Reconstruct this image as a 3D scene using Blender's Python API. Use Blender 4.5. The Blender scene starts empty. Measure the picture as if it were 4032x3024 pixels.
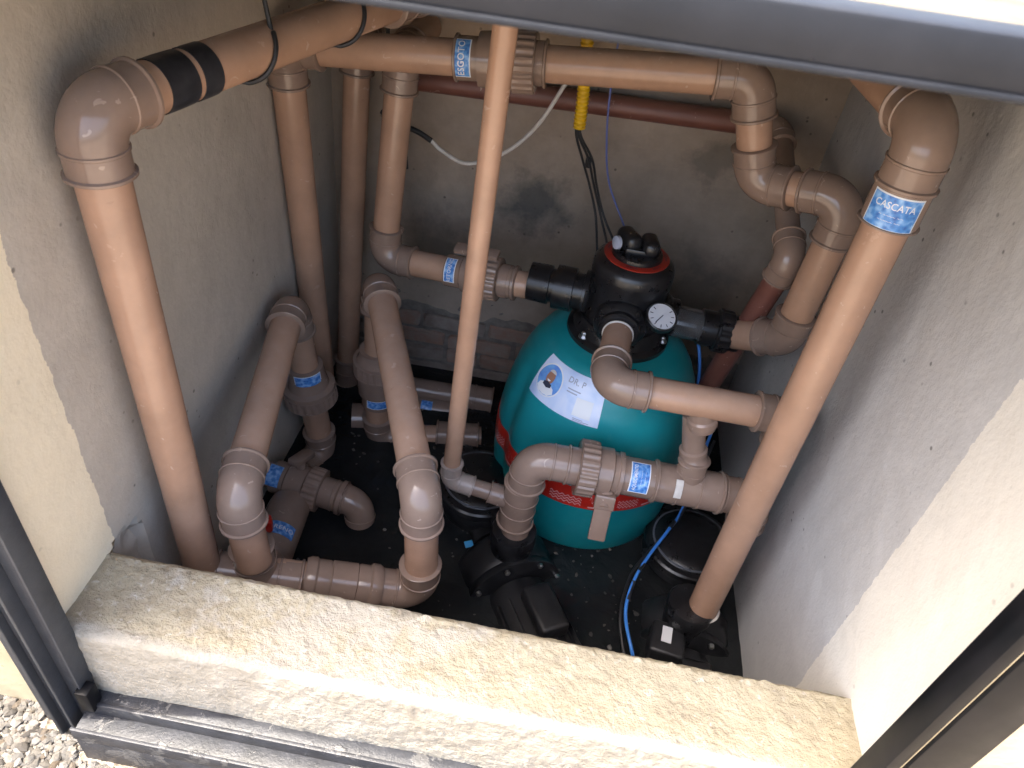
import bpy, bmesh, math, random
import numpy as np
from mathutils import Vector, Matrix, noise
random.seed(7); np.random.seed(7)
V = Vector
rad = math.radians
scene = bpy.context.scene
col = scene.collection
# all coordinates below are written with the lens at (0,0,0); G lifts them so that the ground outside is z = 0
G = V((0, 0, 1.19))

# ---------------------------------------------------------------- camera
cam_d = bpy.data.cameras.new('camera'); cam = bpy.data.objects.new('camera', cam_d); col.objects.link(cam)
# tilted-down, slightly rolled phone camera, 26 mm equivalent
Rm = Matrix(((0.983, 0.181, -0.035), (0.143, -0.627, 0.766), (0.117, -0.758, -0.642)))
cx_, cy_, cz_ = V(Rm.col[0]), -V(Rm.col[1]), -V(Rm.col[2])
cz_.normalize(); cx_ = (cx_ - cz_ * cx_.dot(cz_)).normalized(); cy_ = cz_.cross(cx_)
cam.matrix_world = Matrix.Translation(G) @ Matrix((cx_, cy_, cz_)).transposed().to_4x4()
cam_d.sensor_width = 36; cam_d.lens = 26; cam_d.clip_start = 0.02; cam_d.clip_end = 2000
cam_d.dof.use_dof = True; cam_d.dof.focus_distance = 1.25; cam_d.dof.aperture_fstop = 9
scene.camera = cam

# ---------------------------------------------------------------- light
SUN_EL, SUN_AZ = rad(66), rad(8.5)          # elevation; angle in front of the wall plane, from the left
w = bpy.data.worlds.new('World'); scene.world = w; w.use_nodes = True
nt = w.node_tree; nt.nodes.clear()
sky = nt.nodes.new('ShaderNodeTexSky'); sky.sky_type = 'NISHITA'; sky.sun_disc = False
sky.sun_elevation = SUN_EL; sky.dust_density = 7.0; sky.air_density = 1.0
to_sun = V((-math.cos(SUN_EL) * math.cos(SUN_AZ), -math.cos(SUN_EL) * math.sin(SUN_AZ), math.sin(SUN_EL)))
sky.sun_rotation = math.atan2(to_sun.x, to_sun.y)
bg = nt.nodes.new('ShaderNodeBackground'); bg.inputs['Strength'].default_value = 0.15
out = nt.nodes.new('ShaderNodeOutputWorld')
nt.links.new(sky.outputs[0], bg.inputs[0]); nt.links.new(bg.outputs[0], out.inputs[0])
sl = bpy.data.lights.new('sun', 'SUN'); sl.energy = 2.0; sl.angle = rad(0.53); sl.color = (1, .92, .80)
so = bpy.data.objects.new('sun', sl); col.objects.link(so)
so.rotation_euler = to_sun.to_track_quat('Z', 'Y').to_euler(); so.location = (-3, -2, 6)
scene.view_settings.view_transform = 'Standard'; scene.view_settings.look = 'None'
scene.view_settings.gamma = 1; scene.view_settings.use_curve_mapping = False
scene.view_settings.exposure = 2.85
scene.render.engine = 'CYCLES'
scene.cycles.use_denoising = True; scene.cycles.max_bounces = 8; scene.cycles.diffuse_bounces = 7; scene.cycles.adaptive_threshold = .02
scene.cycles.caustics_reflective = False; scene.cycles.caustics_refractive = False

# ---------------------------------------------------------------- materials
def nodes(name):
    m = bpy.data.materials.new(name); m.use_nodes = True
    t = m.node_tree; b = t.nodes['Principled BSDF']
    return m, t, b
def N(t, typ, **kw):
    n = t.nodes.new(typ)
    for k, v in kw.items():
        if k in n.inputs: n.inputs[k].default_value = v
        else: setattr(n, k, v)
    return n
def c4(c): return (c[0], c[1], c[2], 1)
def ramp(t, fac, stops):
    r = t.nodes.new('ShaderNodeValToRGB'); e = r.color_ramp.elements
    while len(e) < len(stops): e.new(.5)
    for i, (p, c) in enumerate(stops):
        e[i].position = p; e[i].color = c4(c) if len(c) == 3 else c
    t.links.new(fac, r.inputs[0]); return r.outputs[0]
def mix(t, fac, a, b, mode='MIX'):
    n = t.nodes.new('ShaderNodeMix'); n.data_type = 'RGBA'; n.blend_type = mode
    for s, v in ((0, fac), (6, a), (7, b)):
        if hasattr(v, 'is_output'): t.links.new(v, n.inputs[s])
        elif s == 0: n.inputs[0].default_value = v
        else: n.inputs[s].default_value = c4(v)
    return n.outputs[2]
def noise_n(t, vec, scale, detail=6, rough=.6, dist=0):
    n = t.nodes.new('ShaderNodeTexNoise'); n.inputs['Scale'].default_value = scale
    n.inputs['Detail'].default_value = min(detail, 5); n.inputs['Roughness'].default_value = rough
    n.inputs['Distortion'].default_value = dist
    t.links.new(vec, n.inputs['Vector']); return n.outputs['Fac']
def pos(t): return t.nodes.new('ShaderNodeNewGeometry').outputs['Position']
def math_n(t, op, a, b=None):
    n = t.nodes.new('ShaderNodeMath'); n.operation = op
    for i, v in enumerate((a, b)):
        if v is None: continue
        if hasattr(v, 'is_output'): t.links.new(v, n.inputs[i])
        else: n.inputs[i].default_value = v
    return n.outputs[0]
def bump(t, b, h, strength, dist=.002):
    n = t.nodes.new('ShaderNodeBump'); n.inputs['Strength'].default_value = strength; n.inputs['Distance'].default_value = dist
    t.links.new(h, n.inputs['Height']); t.links.new(n.outputs[0], b.inputs['Normal'])

def plain(name, c, rough=.5, metal=0, c2=None, scale=30, bmp=0, bscale=200, spec=.5, trans=0, rvar=0):
    m, t, b = nodes(name)
    b.inputs['Base Color'].default_value = c4(c); b.inputs['Roughness'].default_value = rough
    b.inputs['Metallic'].default_value = metal; b.inputs['Specular IOR Level'].default_value = spec
    b.inputs['Transmission Weight'].default_value = trans
    p = pos(t)
    if c2:
        f = noise_n(t, p, scale)
        t.links.new(ramp(t, f, [(.35, c), (.68, c2)]), b.inputs['Base Color'])
    if rvar:
        f = noise_n(t, p, scale * 1.7)
        mr = N(t, 'ShaderNodeMapRange'); mr.inputs[3].default_value = rough - rvar; mr.inputs[4].default_value = rough + rvar
        t.links.new(f, mr.inputs[0]); t.links.new(mr.outputs[0], b.inputs['Roughness'])
    if bmp: bump(t, b, noise_n(t, p, bscale, 4), bmp)
    return m

def pvc(name, c, dusty, rough=.3, dust=.5):
    """brown pressure pipe: mottled plastic, settled dust on upward faces, scuffs"""
    m, t, b = nodes(name); p = pos(t)
    f = noise_n(t, p, 14, 5)
    base = ramp(t, f, [(.3, [x * .86 for x in c]), (.7, [min(1, x * 1.08) for x in c])])
    # dust lies on surfaces that face up, broken by noise
    geo = t.nodes.new('ShaderNodeNewGeometry'); sep = t.nodes.new('ShaderNodeSeparateXYZ')
    t.links.new(geo.outputs['Normal'], sep.inputs[0])
    d = math_n(t, 'MULTIPLY', math_n(t, 'MAXIMUM', sep.outputs[2], 0.0), noise_n(t, p, 38, 6))
    d = math_n(t, 'MULTIPLY', d, dust)
    base = mix(t, d, base, dusty)
    # small scuffs and glue smears
    s = ramp(t, noise_n(t, p, 85, 3, .5, .8), [(.70, (0, 0, 0)), (.76, (1, 1, 1))])
    base = mix(t, math_n(t, 'MULTIPLY', s, .22), base, [x * .55 for x in c])
    s2 = ramp(t, noise_n(t, p, 55, 2, .4, 1.5), [(.71, (0, 0, 0)), (.75, (1, 1, 1))])
    base = mix(t, math_n(t, 'MULTIPLY', s2, .3), base, (.62, .5, .42))
    t.links.new(base, b.inputs['Base Color'])
    mr = N(t, 'ShaderNodeMapRange'); mr.inputs[3].default_value = rough - .05; mr.inputs[4].default_value = rough + .10
    t.links.new(noise_n(t, p, 24, 6), mr.inputs[0]); t.links.new(mr.outputs[0], b.inputs['Roughness'])
    bump(t, b, noise_n(t, p, 150, 3), .06, .001)
    return m

def plaster(name, cement, paint=None, edge=None, sgn=1, rough=.9, stains=(), var=1.0):
    """cement render; if paint is given the strip nearer the opening (y < edge) is painted, with a ragged brushed edge"""
    m, t, b = nodes(name); p = pos(t)
    sep = t.nodes.new('ShaderNodeSeparateXYZ'); t.links.new(p, sep.inputs[0])
    big = noise_n(t, p, 3.2, 5, .6); mid = noise_n(t, p, 17, 8, .65); fine = noise_n(t, p, 120, 4)
    base = ramp(t, big, [(.28, [x * (1 - .28 * var) for x in cement]), (.5, cement), (.75, [min(1, x * (1 + .22 * var)) for x in cement])])
    base = mix(t, .45, base, ramp(t, mid, [(.3, [x * (1 - .3 * var) for x in cement]), (.7, [min(1, x * (1 + .2 * var)) for x in cement])]))
    # long trowel streaks
    mp = t.nodes.new('ShaderNodeMapping'); mp.inputs['Scale'].default_value = (8, 8, 60); mp.inputs['Rotation'].default_value = (.5, .2, 0)
    t.links.new(p, mp.inputs[0]); streak = noise_n(t, mp.outputs[0], 1.5, 4)
    base = mix(t, math_n(t, 'MULTIPLY', ramp(t, streak, [(.55, (0, 0, 0)), (.75, (1, 1, 1))]), .10), base, [min(1, x * 1.5) for x in cement])
    # pin holes
    vo = t.nodes.new('ShaderNodeTexVoronoi'); vo.inputs['Scale'].default_value = 42; t.links.new(p, vo.inputs['Vector'])
    hole = ramp(t, vo.outputs['Distance'], [(.09, (1, 1, 1)), (.16, (0, 0, 0))])
    hole = math_n(t, 'MULTIPLY', hole, ramp(t, noise_n(t, p, 9, 3), [(.55, (0, 0, 0)), (.63, (1, 1, 1))]))
    base = mix(t, math_n(t, 'MULTIPLY', hole, .8), base, [x * .25 for x in cement])
    for (sx, sz, sr, amt) in stains:
        # mould blots with ragged edges
        dx = math_n(t, 'SUBTRACT', sep.outputs[0], sx); dz = math_n(t, 'SUBTRACT', sep.outputs[2], sz)
        dd = math_n(t, 'SQRT', math_n(t, 'ADD', math_n(t, 'MULTIPLY', dx, dx), math_n(t, 'MULTIPLY', dz, dz)))
        dd = math_n(t, 'ADD', dd, math_n(t, 'MULTIPLY', math_n(t, 'SUBTRACT', noise_n(t, p, 13, 7, .65), .5), .22))
        k = N(t, 'ShaderNodeMapRange'); k.inputs[1].default_value = sr; k.inputs[2].default_value = sr * .35; k.inputs[3].default_value = 0; k.inputs[4].default_value = amt
        t.links.new(dd, k.inputs[0]); base = mix(t, k.outputs[0], base, (.07, .072, .068))
    if paint:
        wob = math_n(t, 'MULTIPLY', math_n(t, 'SUBTRACT', noise_n(t, p, 26, 7, .7), .5), .022)
        wob2 = math_n(t, 'MULTIPLY', math_n(t, 'SUBTRACT', noise_n(t, p, 3, 2, .5), .5), .03)
        y = math_n(t, 'ADD', math_n(t, 'ADD', sep.outputs[1], wob), wob2)
        mask = math_n(t, 'LESS_THAN', y, edge)
        pc = mix(t, .5, ramp(t, mid, [(.3, [x * .9 for x in paint]), (.7, paint)]), ramp(t, big, [(.3, [x * .9 for x in paint]), (.7, [min(1, x * 1.06) for x in paint])]))
        pc = mix(t, math_n(t, 'MULTIPLY', hole, .45), pc, [x * .5 for x in paint])
        base = mix(t, mask, base, pc)
    t.links.new(base, b.inputs['Base Color']); b.inputs['Roughness'].default_value = rough; b.inputs['Specular IOR Level'].default_value = .25
    bump(t, b, math_n(t, 'ADD', mid, math_n(t, 'MULTIPLY', fine, .35)), .42, .006)
    return m

M = {}
M['pipe'] = pvc('pvc_pipe', (.41, .247, .164), (.47, .385, .33), .22, .5)
M['fit'] = pvc('pvc_fitting', (.250, .172, .132), (.35, .295, .26), .14, .35)
M['pipe_dark'] = pvc('pvc_pipe_old', (.17, .065, .048), (.2, .14, .11), .45, .4)
M['fit_pale'] = pvc('pvc_fitting_pale', (.34, .27, .23), (.42, .38, .35), .35, .5)
M['tape'] = plain('black_tape', (.012, .013, .017), .45, c2=(.03, .03, .035), scale=40, bmp=.2, bscale=90)
M['black'] = plain('black_plastic', (.007, .007, .008), .30, c2=(.016, .016, .018), scale=30, bmp=.1, bscale=150, rvar=.12)
M['blackdust'] = plain('black_plastic_dusty', (.006, .0065, .008), .45, c2=(.02, .02, .022), scale=22, bmp=.25, bscale=120, rvar=.15)
M['rubber'] = plain('black_cable', (.014, .014, .016), .5)
M['bluecable'] = plain('blue_cable', (.055, .24, .72), .4)
M['lilac'] = plain('faded_blue_wire', (.10, .13, .36), .45)
M['whitecable'] = plain('white_cable', (.62, .59, .55), .45, c2=(.5, .46, .42), scale=60)
M['yellow'] = plain('yellow_conduit', (.70, .43, .012), .38, c2=(.6, .36, .015), scale=40)
M['white'] = plain('white_print', (.75, .76, .78), .4)
M['chrome'] = plain('steel_bolt', (.6, .6, .6), .3, metal=1)
M['red'] = plain('red_print', (.55, .022, .012), .3, c2=(.46, .02, .012), scale=50)
M['dialred'] = plain('dial_red', (.36, .028, .014), .4, c2=(.28, .02, .012), scale=60)
M['pinkwhite'] = plain('pale_print', (.72, .42, .42), .3)
M['frame'] = plain('frame_paint', (.026, .029, .036), .5, c2=(.042, .046, .054), scale=30, bmp=.15, bscale=300, rvar=.1)
M['bar'] = plain('bar_paint', (.010, .0115, .015), .5, c2=(.017, .0185, .023), scale=14, bmp=.1, bscale=200, rvar=.1, spec=.3)
M['frameblack'] = plain('frame_black', (.003, .0035, .0045), .4, c2=(.006, .006, .0075), scale=20, rvar=.1, spec=.15)
M['brick'] = plain('fired_brick', (.29, .165, .115), .95, c2=(.28, .23, .19), scale=30, bmp=.8, bscale=90)
M['brick_grey'] = plain('mortar_smeared_brick', (.28, .24, .205), .95, c2=(.2, .15, .12), scale=24, bmp=.9, bscale=80)
M['mortar'] = plain('mortar', (.22, .19, .16), .95, c2=(.13, .11, .095), scale=40, bmp=.9, bscale=70)
M['clear'] = plain('smoked_sight_glass', (.30, .31, .32), .15, trans=.8)
M['gaugeface'] = plain('gauge_face', (.62, .63, .66), .35)
M['ink'] = plain('dark_ink', (.03, .035, .06), .5)
M['greyink'] = plain('grey_ink', (.33, .36, .45), .5)
M['ring'] = plain('dull_ring', (.10, .11, .13), .35)
M['skin'] = plain('printed_skin', (.33, .16, .10), .5)
M['bluelite'] = plain('printed_light_blue', (.18, .42, .72), .35, c2=(.09, .2, .62), scale=50)

def blue_label():
    m, t, b = nodes('blue_label'); p = pos(t)
    vo = t.nodes.new('ShaderNodeTexVoronoi'); vo.inputs['Scale'].default_value = 150; vo.feature = 'SMOOTH_F1'; t.links.new(p, vo.inputs['Vector'])
    f = math_n(t, 'ADD', math_n(t, 'MULTIPLY', vo.outputs['Distance'], .7), math_n(t, 'MULTIPLY', noise_n(t, p, 120, 4, .6, 1.2), .55))
    t.links.new(ramp(t, f, [(.3, (.03, .12, .42)), (.55, (.07, .25, .62)), (.8, (.3, .52, .82))]), b.inputs['Base Color'])
    b.inputs['Roughness'].default_value = .38; return m
M['blue'] = blue_label()

def sticker_mat():
    m, t, b = nodes('pale_sticker'); p = pos(t)
    f = noise_n(t, p, 16, 3, .5, .6)
    t.links.new(ramp(t, f, [(.3, (.42, .55, .80)), (.52, (.60, .68, .86)), (.72, (.70, .74, .86))]), b.inputs['Base Color'])
    b.inputs['Roughness'].default_value = .3; return m
M['sticker'] = sticker_mat()

def tank_mat():
    m, t, b = nodes('teal_tank'); p = pos(t)
    f = noise_n(t, p, 7, 5)
    base = ramp(t, f, [(.3, (.005, .215, .245)), (.7, (.010, .275, .295))])
    d = ramp(t, noise_n(t, p, 60, 8, .75), [(.55, (0, 0, 0)), (.8, (1, 1, 1))])
    base = mix(t, math_n(t, 'MULTIPLY', d, .12), base, (.25, .32, .31))
    t.links.new(base, b.inputs['Base Color']); b.inputs['Roughness'].default_value = .36
    bump(t, b, noise_n(t, p, 35, 3), .05, .003)
    return m
M['tank'] = tank_mat()

CREAM = (.76, .66, .49)
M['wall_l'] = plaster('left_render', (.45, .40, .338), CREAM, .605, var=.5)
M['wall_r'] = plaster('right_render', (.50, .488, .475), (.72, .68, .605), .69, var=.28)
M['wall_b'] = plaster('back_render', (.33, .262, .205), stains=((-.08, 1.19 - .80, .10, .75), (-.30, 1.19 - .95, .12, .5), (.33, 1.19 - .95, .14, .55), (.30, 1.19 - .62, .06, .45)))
M['ceil'] = plaster('slab_concrete', (.25, .24, .23))
M['cream'] = plaster('cream_facade', (.60, .49, .31))

def sill_mat():
    m, t, b = nodes('sill_paint'); p = pos(t)
    sep = t.nodes.new('ShaderNodeSeparateXYZ'); t.links.new(p, sep.inputs[0])
    mid = noise_n(t, p, 30, 9, .7); big = noise_n(t, p, 5, 4); fine = noise_n(t, p, 160, 5, .6)
    base = ramp(t, mid, [(.3, (.30, .262, .19)), (.5, (.372, .325, .228)), (.7, (.415, .368, .272))])
    # brown dirt rubbed into the left end
    lx = N(t, 'ShaderNodeMapRange'); lx.inputs[1].default_value = -.56; lx.inputs[2].default_value = -.18; lx.inputs[3].default_value = .5; lx.inputs[4].default_value = 0
    t.links.new(sep.outputs[0], lx.inputs[0])
    dirt = math_n(t, 'MULTIPLY', lx.outputs[0], ramp(t, noise_n(t, p, 11, 7, .65), [(.38, (0, 0, 0)), (.62, (1, 1, 1))]))
    base = mix(t, dirt, base, (.21, .165, .12))
    # scraped pale patches round the middle
    cx = math_n(t, 'ABSOLUTE', math_n(t, 'ADD', sep.outputs[0], .22)); cx = math_n(t, 'SUBTRACT', .30, cx)
    patch = math_n(t, 'ADD', math_n(t, 'MULTIPLY', cx, .75), math_n(t, 'SUBTRACT', noise_n(t, p, 22, 8, .7), .5))
    patch = ramp(t, patch, [(.08, (0, 0, 0)), (.2, (1, 1, 1))])
    base = mix(t, math_n(t, 'MULTIPLY', patch, .55), base, (.42, .39, .34))
    # flecks
    vo = t.nodes.new('ShaderNodeTexVoronoi'); vo.inputs['Scale'].default_value = 95; t.links.new(p, vo.inputs['Vector'])
    sp = math_n(t, 'MULTIPLY', ramp(t, vo.outputs['Distance'], [(.1, (1, 1, 1)), (.2, (0, 0, 0))]), ramp(t, noise_n(t, p, 14, 4), [(.56, (0, 0, 0)), (.62, (1, 1, 1))]))
    base = mix(t, math_n(t, 'MULTIPLY', sp, .6), base, (.12, .10, .08))
    wf = ramp(t, noise_n(t, p, 75, 4, .5, .5), [(.62, (0, 0, 0)), (.68, (1, 1, 1))])
    base = mix(t, math_n(t, 'MULTIPLY', wf, .35), base, (.58, .55, .50))
    # front face toned apart from the top: its sunlit look worked into the colour
    fz = N(t, 'ShaderNodeMapRange'); fz.inputs[1].default_value = .484; fz.inputs[2].default_value = .472; fz.inputs[3].default_value = 0; fz.inputs[4].default_value = 1
    t.links.new(math_n(t, 'ADD', sep.outputs[1], math_n(t, 'MULTIPLY', math_n(t, 'SUBTRACT', big, .5), .02)), fz.inputs[0])
    base = mix(t, math_n(t, 'MULTIPLY', fz.outputs[0], .8), base, ramp(t, mid, [(.3, (.27, .243, .195)), (.6, (.335, .31, .265))]))
    t.links.new(base, b.inputs['Base Color']); b.inputs['Roughness'].default_value = .88; b.inputs['Specular IOR Level'].default_value = .3
    bump(t, b, math_n(t, 'ADD', mid, math_n(t, 'MULTIPLY', fine, .7)), .8, .007)
    return m
M['sill'] = sill_mat()

def roof_mat():
    m, t, b = nodes('roof_paint'); p = pos(t)
    t.links.new(ramp(t, noise_n(t, p, 9, 7, .7), [(.35, (.07, .058, .038)), (.5, (.115, .098, .066)), (.7, (.145, .125, .088))]), b.inputs['Base Color'])
    b.inputs['Roughness'].default_value = .9; bump(t, b, noise_n(t, p, 60, 5), .4, .004); return m
M['roof'] = roof_mat()

def track_mat():
    m, t, b = nodes('track_paint'); p = pos(t)
    base = ramp(t, noise_n(t, p, 30, 5), [(.35, (.014, .0155, .02)), (.65, (.028, .030, .037))])
    cement = ramp(t, noise_n(t, p, 19, 7, .7, .4), [(.585, (0, 0, 0)), (.61, (1, 1, 1))])
    base = mix(t, math_n(t, 'MULTIPLY', cement, .8), base, ramp(t, noise_n(t, p, 120, 4), [(.3, (.05, .05, .051)), (.7, (.10, .098, .096))]))
    chip = ramp(t, noise_n(t, p, 40, 3, .5, .5), [(.64, (0, 0, 0)), (.66, (1, 1, 1))])
    base = mix(t, chip, base, (.018, .019, .023))
    t.links.new(base, b.inputs['Base Color']); b.inputs['Roughness'].default_value = .5
    bump(t, b, math_n(t, 'ADD', cement, noise_n(t, p, 180, 3)), .35, .002); return m
M['track'] = track_mat()

def ground_mat(name, a, b_, c, scale):
    m, t, b = nodes(name); p = pos(t)
    vo = t.nodes.new('ShaderNodeTexVoronoi'); vo.inputs['Scale'].default_value = scale; t.links.new(p, vo.inputs['Vector'])
    base = ramp(t, vo.outputs['Color'], [(.2, a), (.5, b_), (.8, c)])
    base = mix(t, .35, base, ramp(t, noise_n(t, p, 6, 6), [(.3, a), (.7, c)]))
    t.links.new(base, b.inputs['Base Color']); b.inputs['Roughness'].default_value = .95; b.inputs['Specular IOR Level'].default_value = .2
    bump(t, b, vo.outputs['Distance'], .8, .01); return m
M['ground'] = ground_mat('gravel_ground', (.14, .112, .084), (.28, .24, .19), (.40, .355, .295), 110)
M['floor'] = ground_mat('pit_soil', (.022, .020, .019), (.035, .033, .031), (.055, .052, .048), 45)

def stone_mat(name, cols):
    m, t, b = nodes(name)
    at = t.nodes.new('ShaderNodeAttribute'); at.attribute_name = 'tint'; 
    t.links.new(ramp(t, at.outputs['Fac'], [(i / (len(cols) - 1), c) for i, c in enumerate(cols)]), b.inputs['Base Color'])
    b.inputs['Roughness'].default_value = .9; bump(t, b, noise_n(t, pos(t), 160, 4), .3, .002); return m
M['stone'] = stone_mat('gravel_stones', [(.03, .026, .022), (.10, .092, .08), (.065, .062, .058), (.16, .15, .135), (.06, .045, .03)])
M['rubble'] = stone_mat('dark_rubble', [(.02, .02, .021), (.07, .066, .06), (.03, .029, .028), (.16, .15, .135), (.06, .052, .042)])

# ---------------------------------------------------------------- mesh helpers
ORG = {}
def ob_mesh(name, verts, faces, mat, org, smooth=35):
    me = bpy.data.meshes.new(name)
    me.from_pydata([tuple(V(v) + G - org) for v in verts], [], faces)
    me.update()
    if smooth:
        me.polygons.foreach_set('use_smooth', [True] * len(me.polygons))
        me.set_sharp_from_angle(angle=rad(smooth))
    me.materials.append(mat)
    o = bpy.data.objects.new(name, me); col.objects.link(o); return o
def thing(name, label, cat, loc, group=None):
    o = bpy.data.objects.new(name, None); col.objects.link(o)
    o.empty_display_size = .05
    o.location = V(loc) + G; o['label'] = label; o['category'] = cat
    if group: o['group'] = group
    ORG[o.name] = V(loc) + G
    return o
def part(name, geo, mat, parent, label=None, smooth=35):
    org = ORG[parent.name]
    o = ob_mesh(name, geo[0], geo[1], mat, org, smooth); o.parent = parent; ORG[o.name] = org
    if label: o['label'] = label
    return o
def single(name, label, cat, geo, mat, loc, group=None, kind=None, smooth=35):
    org = V(loc) + G
    o = ob_mesh(name, geo[0], geo[1], mat, org, smooth); o.location = org
    if label: o['label'] = label
    if cat: o['category'] = cat
    if group: o['group'] = group
    if kind: o['kind'] = kind
    ORG[o.name] = org; return o
def join(*gs):
    vs, fs = [], []
    for v, f in gs:
        n = len(vs); vs += list(v); fs += [[i + n for i in q] for q in f]
    return vs, fs
def frame(ax, hint=None):
    ax = V(ax).normalized()
    h = V(hint) if hint is not None else (V((0, 0, 1)) if abs(ax.z) < .9 else V((1, 0, 0)))
    e1 = (h - ax * h.dot(ax)).normalized(); return ax, e1, ax.cross(e1)
def lathe(p, ax, prof, n=32, hint=None, lobes=None):
    """prof: (distance along axis, radius); closed at both ends"""
    p = V(p); ax, e1, e2 = frame(ax, hint); vs, fs = [], []
    for t, r in prof:
        for i in range(n):
            a = 2 * math.pi * i / n; rr = r * (lobes(a, t) if lobes else 1)
            vs.append(p + ax * t + (e1 * math.cos(a) + e2 * math.sin(a)) * rr)
    m = len(prof)
    for j in range(m - 1):
        for i in range(n):
            k = (i + 1) % n; fs.append([j * n + i, j * n + k, (j + 1) * n + k, (j + 1) * n + i])
    fs.append(list(range(n))[::-1]); fs.append([(m - 1) * n + i for i in range(n)])
    return vs, fs
def sweep(path, radii, n=24, cap=True):
    path = [V(q) for q in path]; m = len(path); vs, fs = [], []
    tang = []
    for i in range(m):
        a, b = path[max(i - 1, 0)], path[min(i + 1, m - 1)]
        d = b - a
        if d.length < 1e-9: d = tang[-1] if tang else V((0, 0, 1))
        tang.append(d.normalized())
    _, e1, _ = frame(tang[0])
    for i in range(m):
        if i:
            q = tang[i - 1].rotation_difference(tang[i]); e1 = q @ e1
        e1 = (e1 - tang[i] * e1.dot(tang[i])).normalized(); e2 = tang[i].cross(e1)
        r = radii[i] if hasattr(radii, '__len__') else radii
        for k in range(n):
            a = 2 * math.pi * k / n; vs.append(path[i] + (e1 * math.cos(a) + e2 * math.sin(a)) * r)
    for j in range(m - 1):
        for i in range(n):
            k = (i + 1) % n; fs.append([j * n + i, j * n + k, (j + 1) * n + k, (j + 1) * n + i])
    if cap: fs.append(list(range(n))[::-1]); fs.append([(m - 1) * n + i for i in range(n)])
    return vs, fs
def smooth_path(pts, k=8):
    pts = [V(p) for p in pts]; P = [pts[0] * 2 - pts[1]] + pts + [pts[-1] * 2 - pts[-2]]; o = []
    for i in range(1, len(P) - 2):
        for s in range(k):
            t = s / k; a, b, c, d = P[i - 1], P[i], P[i + 1], P[i + 2]
            o.append(.5 * ((2 * b) + (c - a) * t + (2 * a - 5 * b + 4 * c - d) * t * t + (3 * b - a - 3 * c + d) * t ** 3))
    o.append(pts[-1]); return o
def box(c, size, rot=None, bev=.003, seg=2):
    bm = bmesh.new(); bmesh.ops.create_cube(bm, size=1)
    for v in bm.verts: v.co = V((v.co.x * size[0], v.co.y * size[1], v.co.z * size[2]))
    if bev: bmesh.ops.bevel(bm, geom=bm.edges[:], offset=bev, segments=seg, profile=.5, affect='EDGES')
    R_ = rot if rot is not None else Matrix.Identity(3)
    bm.verts.index_update()
    vs = [V(c) + R_ @ v.co for v in bm.verts]; fs = [[v.index for v in f.verts] for f in bm.faces]; bm.free()
    return vs, fs
def axes(x, up=(0, 0, 1)):
    x = V(x).normalized(); z = V(up); z = (z - x * z.dot(x)).normalized(); y = z.cross(x)
    return Matrix((x, y, z)).transposed()
def pipe_geo(a, b, r, n=32):
    a, b = V(a), V(b); L = (b - a).length
    k = max(2, int(L / .05)); return lathe(a, b - a, [(L * i / k, r) for i in range(k + 1)], n)

# ---------------------------------------------------------------- pipe fittings
def rim(r, t0, t1):        # a socket end: bead at t0, plain sleeve towards t1 (t in axial distance)
    s = 1 if t1 > t0 else -1
    return [(t0, r * .98), (t0, r * 1.24), (t0 + s * r * .04, r * 1.30), (t0 + s * r * .14, r * 1.30), (t0 + s * r * .19, r * 1.19), (t1, r * 1.18)]
def elbow_reach(da, db, r):
    al = V(da).normalized().angle(V(db).normalized()); T = r * 1.35 * math.tan((math.pi - al) / 2)
    return T + r * 1.35
def elbow_geo(C, da, db, r, n=32, sock=1.12):
    C = V(C); da = V(da).normalized(); db = V(db).normalized()
    al = da.angle(db); turn = math.pi - al; Rb = r * 1.25; T = Rb * math.tan(turn / 2); S = r * sock
    path, rr = [], []
    def leg(d, rev):
        q = []
        for t, x in [(T + S, .98), (T + S, 1.24), (T + S - .04 * r, 1.30), (T + S - .15 * r, 1.30), (T + S - .2 * r, 1.19), (T + .16 * r, 1.185), (T + .12 * r, 1.235), (T + .03 * r, 1.235), (T, 1.18)]:
            q.append((C + d * t, r * x))
        return q[::-1] if rev else q
    A = leg(da, False); B = leg(db, True)
    ctr = C + (da + db).normalized() * (Rb / math.cos(turn / 2)) if turn > .02 else None
    arc = []
    if ctr is not None:
        a0 = (C + da * T) - ctr; a1 = (C + db * T) - ctr; axn = a0.cross(a1).normalized()
        for i in range(1, 14):
            arc.append((ctr + Matrix.Rotation(turn * i / 14, 3, axn) @ a0, r * 1.18))
    # rings are built with explicit tangents so that stacked rims stay square
    vs, fs, rings = [], [], []
    allp = [(p, x, -da) for p, x in A] + [(p, x, None) for p, x in arc] + [(p, x, db) for p, x in B]
    pl = axn if ctr is not None else frame(da)[1]
    for i, (p, x, tg) in enumerate(allp):
        if tg is None: tg = axn.cross((p - ctr)).normalized()
        e1 = pl; e2 = tg.cross(e1).normalized()
        for k in range(n):
            a = 2 * math.pi * k / n; vs.append(p + (e1 * math.cos(a) + e2 * math.sin(a)) * x)
    m = len(allp)
    for j in range(m - 1):
        for i in range(n):
            k = (i + 1) % n; fs.append([j * n + i, j * n + k, (j + 1) * n + k, (j + 1) * n + i])
    fs.append(list(range(n))[::-1]); fs.append([(m - 1) * n + i for i in range(n)])
    return vs, fs
def coupling_geo(C, ax, r, half=None, mid=True):
    h = half or r * 1.5
    pr = rim(r, -h, -.1 * r if mid else 0)
    pr += [(-.08 * r, 1.235 * r), (.08 * r, 1.235 * r), (.1 * r, 1.18 * r)] if mid else []
    pr += [(t, x) for t, x in rim(r, h, .12 * r)][::-1]
    return lathe(C, ax, pr, 32)
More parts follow.
